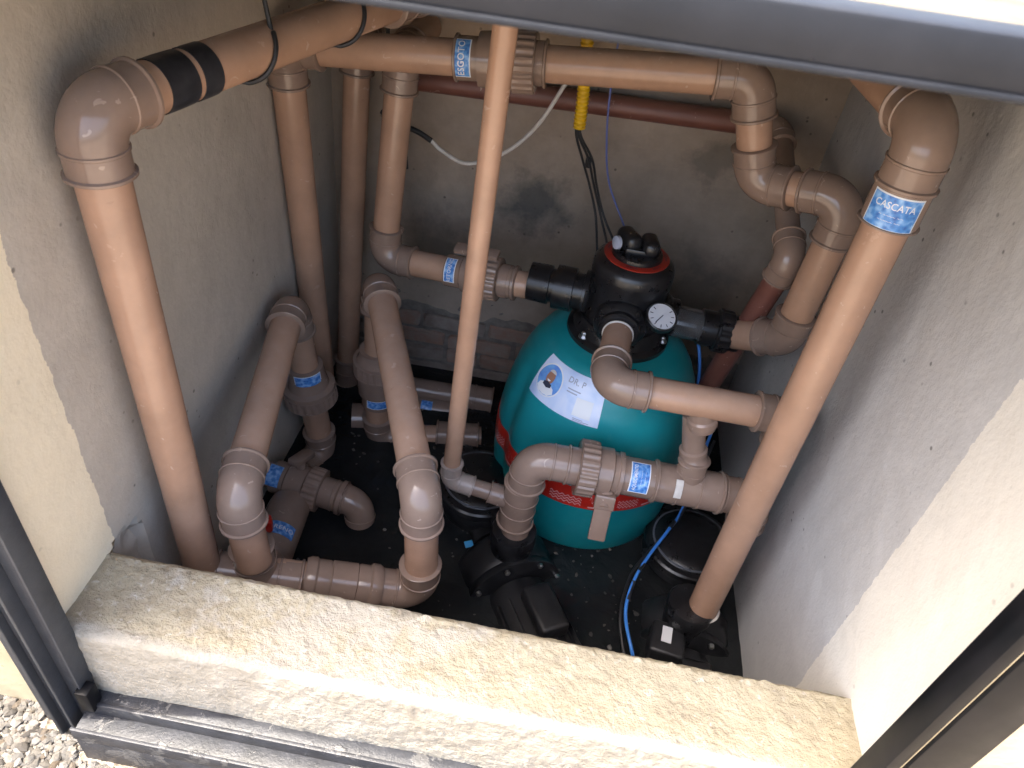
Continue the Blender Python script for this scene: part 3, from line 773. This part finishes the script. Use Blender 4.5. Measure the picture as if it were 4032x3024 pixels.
# M: low valve set by the left wall
t = thing('pipe_run', 'dusty union valve and elbow low by the left wall', 'pipe', (-.45, 1.06, -1.4))
m0, m1, m2 = V((-.60, 1.075, -1.285)), V((-.345, 1.055, -1.31)), V((-.338, 1.02, -1.45))
run(t, [m0, m1, m2], R6 * .95)
dm = (m1 - m0).normalized()
part('valve_body', lathe(m0 + dm * .055, dm, [(0, .03), (0, .038), (.03, .038), (.034, .044), (.075, .044), (.078, .036), (.15, .036), (.155, .04), (.165, .04), (.165, .03)], 32), M['fit'], t)
part('union_nut', nut_geo(m0 + dm * .150, dm, .050, .036), M['fit'], t)
part('valve_handle', join(lathe(m0 + dm * .115, (0, .3, 1), [(.03, .011), (.06, .011)], 14), box(m0 + dm * .115 + V((0, .02, .066)), (.06, .03, .014), axes((0.3, 1, -.3), (0, .3, 1)), bev=.003)), M['fit'], t)
pipe_label(t, m0 + dm * .062, dm, .0385, .03, .05, (0, .2, 1), (-1, 0, 0), [], border=False)

# back floor fittings
t = thing('ball_valve', 'grimy ball valve with square handle half sunk in the water at the back', 'valve', (-.40, 1.42, -1.46))
part('valve_body', lathe((-.46, 1.36, -1.352), (1, .25, 0), [(0, .03), (0, .04), (.03, .04), (.034, .05), (.085, .05), (.09, .038), (.14, .038), (.14, .03)], 28), M['fit'], t)
part('valve_handle', join(lathe((-.40, 1.37, -1.31), (0, -.3, 1), [(0, .013), (.035, .013)], 14), box((-.40, 1.355, -1.268), (.045, .04, .03), Matrix.Rotation(.5, 3, 'Z'), bev=.004)), M['fit'], t)
t = thing('pipe_run', 'dusty beige pipe stub lying along the foot of the brick wall', 'pipe', (-.2, 1.5, -1.42))
part('pipe', pipe_geo((-.36, 1.50, -1.335), (-.12, 1.515, -1.345), .030), M['fit'], t)
part('coupling', coupling_geo((-.165, 1.512, -1.343), (1, .06, -.04), .032, half=.05), M['fit'], t)
part('pipe', pipe_geo((-.32, 1.46, -1.362), (-.18, 1.47, -1.365), .027), M['fit'], t)
pipe_label(t, V((-.285, 1.4625, -1.363)), V((1, .07, -.02)), .0275, .03, .04, (1, 0, 0), (0, 0, 1), [], border=False)

# DRENO stub with red handle
t = thing('drain_valve', 'drain pipe stub marked DRENO with small red tap handle', 'valve', (-.48, .90, -1.42))
da_ = V((.10, -1, .12)).normalized(); d0 = V((-.492, 1.02, -1.315))
part('pipe', lathe(d0, da_, [(0, .036), (0, .044), (.02, .046), (.165, .046), (.17, .041), (.26, .041), (.262, .03)], 36), M['fit'], t)
dp = d0 + da_ * .115
part('tap_handle', join(box(V((-.486, .898, -1.232)), (.018, .026, .032), Matrix.Rotation(.4, 3, 'Z'), bev=.006), lathe(V((-.486, .900, -1.285)), (0, 0, 1), [(0, .007), (.05, .007)], 12)), M['red'], t, label='red tap handle')
pipe_label(t, dp, da_, .046, .034, .062, (1, 0, 0), (0, 1, 0), [('DRENO', .0155, 0, .0001, 1)], border=False, hint=V((.35, -.3, 1)))

# CASCATA riser at the right
t = thing('pipe_run', 'thick tan riser pipe with big elbow and CASCATA label at right', 'pipe', (.407, .913, -1.256))
Q = [V((.407, .913, -1.256)), V((.401, .924, -.2735)), V((.356, 1.46, -.272))]
run(t, Q, R6)
dQ = (Q[1] - Q[0]).normalized()
pipe_label(t, Q[1] - dQ * .096, dQ, R6 * 1.19, .045, .066, (1, 0, 0), (0, 0, 1), [('CASCATA', .0125, .009, .0001, .85), ('~ ~~~~ ~~', .006, -.003, 0, 1), ('~~~~~ ~~', .006, -.010, 0, 1)], border=True)
part('socket_sleeve', lathe(Q[1] - dQ * .090, dQ, [(-.030, .03), (-.030, .0385), (-.028, .0385), (-.027, .0356), (.022, .0356), (.022, .03)], 40), M['fit'], t)
part('pale_rim', lathe(Q[0], dQ, [(.0, .03), (0, .0345), (.004, .0345), (.004, .03)], 32), M['whitecable'], t)

# ================================================================ FILTER
FC = V((.142, 1.285, 0))
ft = thing('pool_filter', 'teal sand filter tank with red band and black multiport valve on top', 'filter', (FC.x, FC.y, ZF))
tprof = [(-1.485, .10), (-1.485, .150), (-1.46, .156), (-1.43, .170), (-1.38, .190), (-1.33, .202), (-1.28, .2085), (-1.24, .2115), (-1.20, .2125), (-1.16, .2120), (-1.12, .2095), (-1.08, .2050), (-1.04, .1980), (-1.00, .1885), (-.97, .1790), (-.94, .1660), (-.915, .150), (-.895, .130), (-.885, .112), (-.880, .09), (-.88, .03)]
tprof = [(z_, r_ * 1.05 if r_ > .12 else r_) for z_, r_ in tprof]
fine = []
for (z0, r0), (z1, r1) in zip(tprof, tprof[1:]):
    for i in range(3): fine.append((z0 + (z1 - z0) * i / 3, r0 + (r1 - r0) * i / 3))
fine.append(tprof[-1])
def tank_r(z):
    for (z0, r0), (z1, r1) in zip(tprof, tprof[1:]):
        if z0 <= z <= z1 and z1 > z0: return r0 + (r1 - r0) * (z - z0) / (z1 - z0)
    return .1
GROOVES = [rad(a) for a in (207, 338, 27, 118)]
def lobes(a, z):
    if z < -1.36 or z > -.93: return 1
    k = min(1, (z + 1.36) / .1, (-.93 - z) / .08); d = 0
    for g0 in GROOVES:
        x = (a - g0 + math.pi) % (2 * math.pi) - math.pi; d += math.exp(-(x / .11) ** 2)
    return 1 - .045 * d * k
part('tank', lathe(FC, (0, 0, 1), fine, 160, hint=(1, 0, 0), lobes=lobes), M['tank'], ft)
def tank_pt(a, z, off=0):
    r = tank_r(z) * lobes(a % (2 * math.pi), z) + off
    return FC + V((math.cos(a) * r, math.sin(a) * r, z))
# red band with pale waves
vs, fs = [], []
nb = 160; rows = [(-1.194, .0), (-1.194, .0012), (-1.166, .0014), (-1.138, .0012), (-1.138, .0)]
for z, off in rows:
    for i in range(nb): vs.append(tank_pt(2 * math.pi * i / nb, z, off))
for j in range(len(rows) - 1):
    for i in range(nb):
        k = (i + 1) % nb; fs.append([j * nb + i, j * nb + k, (j + 1) * nb + k, (j + 1) * nb + i])
band = part('band', (vs, fs), M['red'], ft, label='red printed band round the tank')
def strip_on_tank(pts, hw, off):
    v, f = [], []
    for a, z in pts: v += [tank_pt(a, z - hw, off), tank_pt(a, z + hw, off)]
    for i in range(len(pts) - 1): f.append([2 * i, 2 * i + 2, 2 * i + 3, 2 * i + 1])
    return v, f
for a0, a1 in ((195, 206), (250, 268), (288, 300)):
    for k in range(3):
        part('wave_print', strip_on_tank([(rad(a0 + (a1 - a0) * i / 40), -1.182 + k * .008 + .0028 * math.sin(i * .9)) for i in range(41)], .0014, .0022), M['pinkwhite'], band, smooth=0)
for a0, a1 in ((212, 236), (272, 285), (303, 330)):
    part('line_print', strip_on_tank([(rad(a0 + (a1 - a0) * i / 20), -1.186) for i in range(21)], .0022, .0022), M['pinkwhite'], band, smooth=0)
    for q in range(6):
        s0 = a0 + (a1 - a0) * (q + .15) / 6
        part('mark_print', strip_on_tank([(rad(s0 + i * .45), -1.164 + .010 * math.sin(i * 1.3 + q)) for i in range(6)], .0016, .0022), M['pinkwhite'], band, smooth=0)

# sticker with portrait; laid in a (u, v) frame on the tank's shoulder
SA, SZ = rad(240), -.945
def st_pt(u, v, off=.0012):
    # walk along the tank's own profile so that the sticker keeps its size on the slope
    z = SZ; n_ = 12
    for i in range(n_):
        r0, r1 = tank_r(z - .004), tank_r(z + .004); sl_ = math.sqrt(1 + ((r1 - r0) / .008) ** 2); z += v / n_ / sl_
    rr = tank_r(SZ); a = SA + u / rr * .98
    return tank_pt(a, z, off)
def st_patch(u0, u1, v0, v1, off, n1=18, n2=10, rot=0):
    v_, f_ = [], []
    for i in range(n1 + 1):
        for j in range(n2 + 1): v_.append(st_pt(u0 + (u1 - u0) * i / n1, v0 + (v1 - v0) * j / n2, off))
    for i in range(n1):
        for j in range(n2):
            a = i * (n2 + 1) + j; f_.append([a, a + n2 + 1, a + n2 + 2, a + 1])
    return v_, f_
def st_shape(pts, off):
    ctr = (sum(p[0] for p in pts) / len(pts), sum(p[1] for p in pts) / len(pts)); v_ = [st_pt(*ctr, off)]; f_ = []
    rings = 4; n1 = len(pts)
    for k in range(1, rings + 1):
        for p in pts: v_.append(st_pt(ctr[0] + (p[0] - ctr[0]) * k / rings, ctr[1] + (p[1] - ctr[1]) * k / rings, off))
    for i in range(n1): f_.append([0, 1 + i, 1 + (i + 1) % n1])
    for k in range(rings - 1):
        for i in range(n1):
            a = 1 + k * n1 + i; b = 1 + k * n1 + (i + 1) % n1; f_.append([a, a + n1, b + n1, b])
    return v_, f_
def ell(cx, cy, rx, ry, n=36, a0=0, a1=360): return [(cx + rx * math.cos(rad(a0 + (a1 - a0) * i / (n if a1 - a0 == 360 else n - 1))), cy + ry * math.sin(rad(a0 + (a1 - a0) * i / (n if a1 - a0 == 360 else n - 1)))) for i in range(n)]
st = part('sticker', st_patch(-.080, .084, -.046, .048, .0012), M['sticker'], ft, label='pale blue printed sticker with a smiling portrait')
pc = (-.043, .004)
part('portrait_ring', st_shape(ell(*pc, .034, .036), .0018), M['white'], st)
part('portrait_background', st_shape(ell(*pc, .031, .033), .0023), M['bluelite'], st)
part('portrait_shirt', st_shape([(pc[0] - .021, pc[1] - .023), (pc[0] - .018, pc[1] - .013), (pc[0] - .008, pc[1] - .007), (pc[0] + .009, pc[1] - .007), (pc[0] + .019, pc[1] - .012), (pc[0] + .022, pc[1] - .022), (pc[0] + .012, pc[1] - .030), (pc[0], pc[1] - .032), (pc[0] - .012, pc[1] - .030)], .0028), M['white'], st)
part('portrait_collar', st_shape([(pc[0] - .009, pc[1] - .005), (pc[0] + .011, pc[1] - .005), (pc[0] + .012, pc[1] - .012), (pc[0] + .002, pc[1] - .016), (pc[0] - .010, pc[1] - .013)], .0032), M['ink'], st)
part('portrait_face', st_shape(ell(pc[0] + .001, pc[1] + .008, .0105, .0155), .0036), M['skin'], st)
part('portrait_hair', st_shape(ell(pc[0] + .001, pc[1] + .016, .0098, .0085, 16, 10, 170), .0040), M['whitecable'], st)
part('portrait_smile', st_shape([(pc[0] - .004, pc[1] + .0025), (pc[0] + .006, pc[1] + .0025), (pc[0] + .003, pc[1] - .001), (pc[0] - .001, pc[1] - .001)], .0040), M['white'], st)
part('portrait_beard', st_shape(ell(pc[0] + .001, pc[1] - .0045, .0062, .0026, 14), .0040), M['ink'], st)
part('white_square', st_patch(.030, .066, -.034, .004, .0018, 6, 6), M['white'], st)
def st_text(s, size, cu, cv, mat, bold=0):
    gv, gf = text_geo(s, size, bold); return part('lettering', ([st_pt(v.x + cu, v.y + cv, .0022) for v in gv], gf), mat, st, smooth=0)
st_text('DR. P', .017, .018, .030, M['greyink'], .0003)
for k, wd in enumerate((.03, .024)): part('print_line', st_patch(.004, .004 + wd, .012 - k * .006, .0145 - k * .006, .0018, 6, 1), M['greyink'], st)
for k, wd in enumerate((.02, .032, .026)): part('print_line', st_patch(.034, .034 + wd, -.040 - k * .003, -.0385 - k * .003, .0018, 6, 1), M['greyink'], st)

# multiport valve
mv = part('valve_flange', lathe(FC + V((0, 0, -.888)), (0, 0, 1), [(0, .07), (0, .100), (.004, .106), (.014, .106), (.018, .102), (.022, .096), (.04, .092), (.05, .086), (.05, .05)], 64), M['black'], ft)
# stepped body with side ports
body = lathe(FC + V((0, 0, -.848)), (0, 0, 1), [(0, .06), (0, .082), (.012, .080), (.05, .076), (.09, .079), (.11, .081), (.128, .080), (.138, .075), (.144, .066), (.147, .062), (.147, .02)], 64)
part('valve_body', body, M['black'], ft, label='black multiport valve head')
pf = FC + V((0, 0, -.815))
part('port', lathe(pf, (-.089, -1, .036), [(.03, .052), (.082, .052), (.088, .049), (.096, .040), (.108, .040), (.112, .036), (.112, .028)], 40), M['black'], ft)
part('port', lathe(pf + V((0, .02, -.005)), (-1, .1, -.02), [(.03, .05), (.085, .047), (.086, .038), (.105, .038), (.106, .046), (.145, .046), (.146, .035), (.155, .035), (.156, .041), (.20, .040), (.202, .03)], 40), M['black'], ft)
part('port', lathe(pf + V((0, .015, -.012)), (1, .0, -.06), [(.03, .05), (.085, .046), (.095, .038), (.11, .038), (.11, .03)], 40), M['black'], ft)
for k in range(6):
    a = rad(-138 + k * 60); bp = FC + V((math.cos(a) * .094, math.sin(a) * .094, -.868))
    b_ = part('bolt', join(lathe(bp, (0, 0, 1), [(0, .008), (.0035, .008), (.0035, .006), (.010, .006), (.012, .004)], 6), lathe(bp, (0, 0, 1), [(0, .0105), (.0018, .0105), (.002, .004)], 16)), M['chrome'], ft)
for k in range(8):
    a = rad(k * 45 + 14); part('port_rib', box(FC + V((math.cos(a) * .082, math.sin(a) * .082, -.812)), (.008, .006, .05), Matrix.Rotation(a, 3, 'Z'), bev=.002), M['black'], ft)
topz = -.701
part('dial', lathe(FC + V((0, 0, topz)), (0, 0, 1), [(-.004, .062), (.0015, .064), (.0025, .062), (.0025, .046), (.001, .046), (.0, .02)], 64), M['dialred'], ft, label='red position ring on the valve head')
for k in range(6):
    a = rad(-100 + k * 52); gv, gf = text_geo(('FILTRAR', 'LAVAR', 'DRENAR', 'RECIRC', 'FECHADO', 'ENXAGUE')[k], .006, .0001)
    vs = []
    for v in gv:
        rr = .056 - v.y * -1; aa = a + v.x / .056; vs.append(FC + V((math.cos(aa) * rr, math.sin(aa) * rr, topz + .0032)))
    # letters read from outside; flip so that they are not mirrored
    vs = []
    for v in gv:
        rr = .0562 + v.y; aa = a - v.x / .056; vs.append(FC + V((math.cos(aa) * rr, math.sin(aa) * rr, topz + .0032)))
    part('lettering', (vs, gf), M['ink'], ft, smooth=0)
kn = part('knob', join(lathe(FC + V((0, 0, topz)), (0, 0, 1), [(-.002, .0505), (.010, .049), (.013, .045), (.013, .02)], 48),
    box(FC + V((-.020, .012, topz + .024)), (.036, .060, .040), Matrix.Rotation(rad(28), 3, 'Z'), bev=.015, seg=4), box(FC + V((.021, .006, topz + .022)), (.034, .058, .036), Matrix.Rotation(rad(8), 3, 'Z'), bev=.014, seg=4),
    box(FC + V((.0, -.006, topz + .014)), (.05, .03, .016), bev=.005, seg=2)), M['black'], ft, label='black turning handle')
part('handle_cap', lathe(FC + V((-.041, -.010, topz + .026)), (-.8, -.5, .1), [(0, .013), (.006, .013), (.008, .010)], 20), M['greyink'], ft)
# pressure gauge
gp = FC + V((.064, -.082, -.782)); gax = V((.14, -.45, .88)).normalized()
gg = part('pressure_gauge', lathe(gp, gax, [(-.03, .008), (-.004, .010), (-.004, .029), (.002, .031), (.012, .031), (.014, .029), (.011, .027), (.011, .01)], 40), M['black'], ft, label='round pressure gauge with white face')
part('gauge_face', lathe(gp, gax, [(.0112, .0268), (.0122, .0268)], 40), M['gaugeface'], gg)
gxx, gyy, gzz = frame(gax, (1, 0, 0))
for k in range(9):
    a = rad(-220 + k * 32.5); d = gyy * math.cos(a) + gzz * math.sin(a); part('gauge_mark', box(gp + gax * .0128 + d * .021, (.006, .0014, .0006), axes(d, gax), bev=0), M['ink'], gg, smooth=0)
d = gyy * math.cos(-2.2) + gzz * math.sin(-2.2); part('gauge_needle', box(gp + gax * .0132 + d * .008, (.022, .0016, .0006), axes(d, gax), bev=0), M['ink'], gg, smooth=0)

# sight glass and union on the right port
t = thing('sight_glass', 'clear sight tube and black union on the right of the valve', 'fitting', (.27, 1.285, -.83))
part('clear_tube', lathe((.248, 1.285, -.832), (1, 0, -.05), [(0, .033), (.058, .033), (.058, .027), (0, .027)], 40), M['clear'], t)
part('union', join(lathe((.302, 1.285, -.835), (1, 0, -.04), [(0, .03), (0, .037), (.03, .037), (.032, .042), (.062, .042), (.064, .037), (.082, .037), (.082, .03)], 36), nut_geo((.350, 1.285, -.837), (1, 0, -.04), .045, .026, 18)), M['black'], t)

# ================================================================ PUMPS
def pump(label, loc, yaw, group='pool pumps', disch=(0, 0), tag=None):
    """local frame: +x runs from the strainer pot to the motor; origin on the floor under the volute"""
    t = thing('pool_pump', label, 'pump', loc, group)
    Rz = Matrix.Rotation(yaw, 3, 'Z'); L = V(loc)
    W = lambda p: L + Rz @ V(p)
    D = lambda p: Rz @ V(p)
    zc = .145
    part('base', join(box(W((.10, 0, .012)), (.44, .16, .02), Rz, bev=.004), box(W((.17, 0, .045)), (.05, .12, .05), Rz, bev=.005)), M['blackdust'], t)
    part('strainer_pot', join(lathe(W((-.185, 0, .02)), (0, 0, 1), [(0, .06), (0, .076), (.06, .084), (.17, .088), (.19, .092), (.196, .102), (.215, .102), (.22, .085)], 48), lathe(W((-.2, 0, zc)), D((1, 0, 0)), [(0, .06), (.12, .06)], 32)), M['blackdust'], t)
    lid = part('strainer_lid', lathe(W((-.185, 0, .235)), (0, 0, 1), [(0, .08), (0, .1), (.004, .104), (.018, .104), (.022, .100), (.024, .088), (.030, .083), (.038, .060), (.041, .02)], 56), M['black'], t, label='round strainer lid')
    for k in range(4):
        a = math.pi / 2 * k + .5; part('lid_lug', box(W((-.185, 0, .247)) + V((math.cos(a) * .106, math.sin(a) * .106, 0)), (.022, .026, .022), Matrix.Rotation(a, 3, 'Z'), bev=.004), M['black'], lid)
    part('lid_ring', lathe(W((-.185, 0, .262)), (0, 0, 1), [(0, .088), (.0015, .088), (.0022, .084), (0, .082)], 56), M['ring'], lid)
    part('volute', join(lathe(W((-.055, 0, zc)), D((1, 0, 0)), [(0, .06), (0, .088), (.01, .102), (.022, .108), (.075, .108), (.085, .104), (.092, .108), (.104, .108), (.108, .095), (.112, .07)], 56)), M['blackdust'], t)
    part('discharge_port', lathe(W((disch[0], disch[1], zc + .05)), (0, 0, 1), [(0, .045), (.075, .043), (.08, .049), (.105, .049), (.110, .046), (.112, .034)], 40), M['black'], t)
    for k in range(8):
        a = 2 * math.pi * k / 8 + .3; part('bolt', lathe(W((.052, math.cos(a) * .1, zc + math.sin(a) * .1)), D((1, 0, 0)), [(0, .006), (.006, .006), (.008, .004)], 8), M['chrome'], t)
    mt = part('motor', lathe(W((.06, 0, zc)), D((1, 0, 0)), [(0, .055), (0, .072), (.02, .076), (.21, .076), (.214, .082), (.27, .081), (.285, .07), (.29, .03)], 48), M['blackdust'], t)
    for k in range(18):
        a = 2 * math.pi * k / 18; part('fin', box(W((.175, math.cos(a) * .079, zc + math.sin(a) * .079)), (.15, .012, .003), Rz @ Matrix.Rotation(a, 3, 'X'), bev=0), M['blackdust'], mt, smooth=0)
    part('terminal_box', box(W((.16, 0.01, zc + .094)), (.11, .062, .04), Rz, bev=.010, seg=3), M['blackdust'], t)
    if tag: part('rating_plate', box(W(tag), (.026, .018, .0016), Rz @ Matrix.Rotation(rad(38), 3, 'Y'), bev=0), M['white'], t, label='small white rating plate')
    return t
p1 = pump('black pool pump under the pipe marked CASCATA', (.396, .928, ZF - .070), rad(-92), disch=(.014, -.012))
part('control_box', box((.348, .858, -1.345), (.070, .075, .10), Matrix.Rotation(rad(-8), 3, 'Z'), bev=.008, seg=3), M['blackdust'], p1)
part('rating_plate', box((.344, .864, -1.2938), (.020, .036, .0016), Matrix.Rotation(rad(-8), 3, 'Z'), bev=0), M['white'], p1, label='small white rating plate')
p2 = pump('dark pool pump with clear ringed lid below the thin vertical pipe', (.006, .992, ZF - .045), rad(-60), disch=(0, 0))

# ================================================================ CABLES AND SMALL THINGS
def cable(name, label, pts, r, mat, k=10, n=10):
    return single(name, label, 'cable', sweep(smooth_path(pts, k), r, n), M[mat], pts[0])
for i, (s_, lab) in enumerate(((.290, 'black cable looped over the tan pipe, nearer the tape bands'), (.490, 'black cable looped over the far end of the tan pipe'))):
    ax_, e1, e2 = frame(dA, (0, 0, 1)); c = A1 + dA * s_
    pts = [c + e1 * .17 - ax_ * .0 + e2 * -.015]
    sg = 1 if e2.x > 0 else -1
    for th in (20, 45, 75, 105, 135, 165, 190): pts.append(c + (e1 * math.cos(rad(th)) + e2 * sg * math.sin(rad(th))) * .0335 - ax_ * (th / 180 * .055))
    pts.append(c - e2 * sg * .06 - e1 * .05 - ax_ * .07)
    cable('power_cable', lab, pts, .0032, 'rubber')
# yellow corrugated conduit
Y0, Y1 = V((-.036, 1.43, -.30)), V((-.013, 1.45, -.536)); L = (Y1 - Y0).length; nn = 28
path, rr = [], []
for i in range(nn * 4 + 1):
    path.append(Y0 + (Y1 - Y0) * (i / (nn * 4)) + V((.004 * math.sin(i / (nn * 4) * 3), 0, 0))); rr.append(.0125 if (i % 4) in (0, 1) else .0105)
single('conduit', 'yellow corrugated conduit hanging behind the waste pipe', 'conduit', sweep(path, rr, 20), M['yellow'], Y1)
for k, (mx, ex) in enumerate(((-.010, -.012), (.006, .0), (.016, .010))):
    cable('wire', ('leftmost of the three black wires from the yellow conduit', 'middle one of the three black wires from the yellow conduit', 'rightmost of the three black wires from the yellow conduit')[k],
          [Y1 + V((.003 * (k - 1), 0, .04)), Y1 + V((.004 * (k - 1), 0, -.01)), V((.012 + mx * .8, 1.46, -.60)), V((.036 + mx * .6, 1.47, -.66)), V((.062 + mx * .7, 1.46, -.72)), V((.095 + ex * 2, 1.42, -.775)), V((.11 + ex * 2, 1.40, -.83))], .0026, 'rubber')
single('cable_clip', 'small black clip on the wall beside the three black wires', 'clip', box((.020, 1.607, -.668), (.014, .018, .022), bev=.003), M['rubber'], (.02, 1.61, -.68))
cable('wire', 'thin faded blue wire hanging down to the black valve', [V((.030, 1.5, -.33)), V((.034, 1.5, -.46)), V((.045, 1.5, -.56)), V((.070, 1.5, -.66)), V((.126, 1.47, -.75)), V((.14, 1.44, -.80))], .002, 'lilac')
cable('cable', 'white cable drooping across the back wall', [V((-.02, 1.5, -.40)), V((-.054, 1.5, -.473)), V((-.098, 1.5, -.565)), V((-.158, 1.5, -.634)), V((-.235, 1.5, -.672)), V((-.290, 1.5, -.655)), V((-.318, 1.5, -.634))], .0042, 'whitecable')
cable('cable', 'black taped end of the white cable beside the return pipe', [V((-.316, 1.5, -.636)), V((-.345, 1.5, -.622)), V((-.38, 1.5, -.612)), V((-.43, 1.52, -.60))], .0058, 'rubber')
cable('cable', 'thin black cable beside the tops of the back pipes', [V((-.43, 1.56, -.40)), V((-.425, 1.56, -.50)), V((-.40, 1.58, -.60)), V((-.39, 1.59, -.75))], .004, 'rubber')
bc = cable('cable', 'bright blue cable crossing the pump beside the filter', [V((0.4047, 1.2780, -1.0863)), V((0.3898, 1.2247, -1.1928)), V((0.3749, 1.1715, -1.2673)), V((0.3419, 1.1076, -1.2716)), V((0.3088, 1.0490, -1.2780)), V((0.2812, 0.9926, -1.2833)), V((0.2641, 0.9372, -1.2940)), V((0.2620, 0.8893, -1.3046)), V((0.2790, 0.8307, -1.3206)), V((0.3088, 0.7987, -1.3845))], .0036, 'bluecable')
for a_, b_ in ((V((0.3600, 1.1427, -1.2705)), V((0.3493, 1.1214, -1.2711))), (V((0.2929, 1.0171, -1.2817)), V((0.2833, 0.9968, -1.2831))), (V((0.2737, 0.9713, -1.2876)), V((0.2636, 0.9287, -1.2961)))):
    part('tape_wrap', sweep([a_, (a_ + b_) / 2 + V((-.0004, 0, 0)), b_], .0045, 10), M['tape'], bc)
cable('cable', 'black cable running beside the bright blue cable on the pump', [V((0.4153, 1.2673, -1.1182)), V((0.3962, 1.2194, -1.2141)), V((0.3727, 1.1587, -1.2737)), V((0.3365, 1.0991, -1.2769)), V((0.3014, 1.0490, -1.2844)), V((0.2705, 0.9958, -1.2918)), V((0.2556, 0.9372, -1.3036)), V((0.2535, 0.8839, -1.3163)), V((0.2705, 0.8200, -1.3419))], .0036, 'rubber')
cable('cable', 'blue cable dropping behind the right of the filter tank', [V((.262, 1.40, -.86)), V((.315, 1.36, -.90)), V((.345, 1.33, -.98)), V((.36, 1.32, -1.10))], .0035, 'bluecable')
single('plastic_scrap', 'small bright blue scrap floating near the thin vertical pipe', 'scrap', box((-.088, 1.03, ZW + .002), (.019, .015, .004), Matrix.Rotation(.5, 3, 'Z') @ Matrix.Rotation(.4, 3, 'X'), bev=.001), plain('blue_scrap', (.05, .35, .7), .5), (-.088, 1.03, ZW))
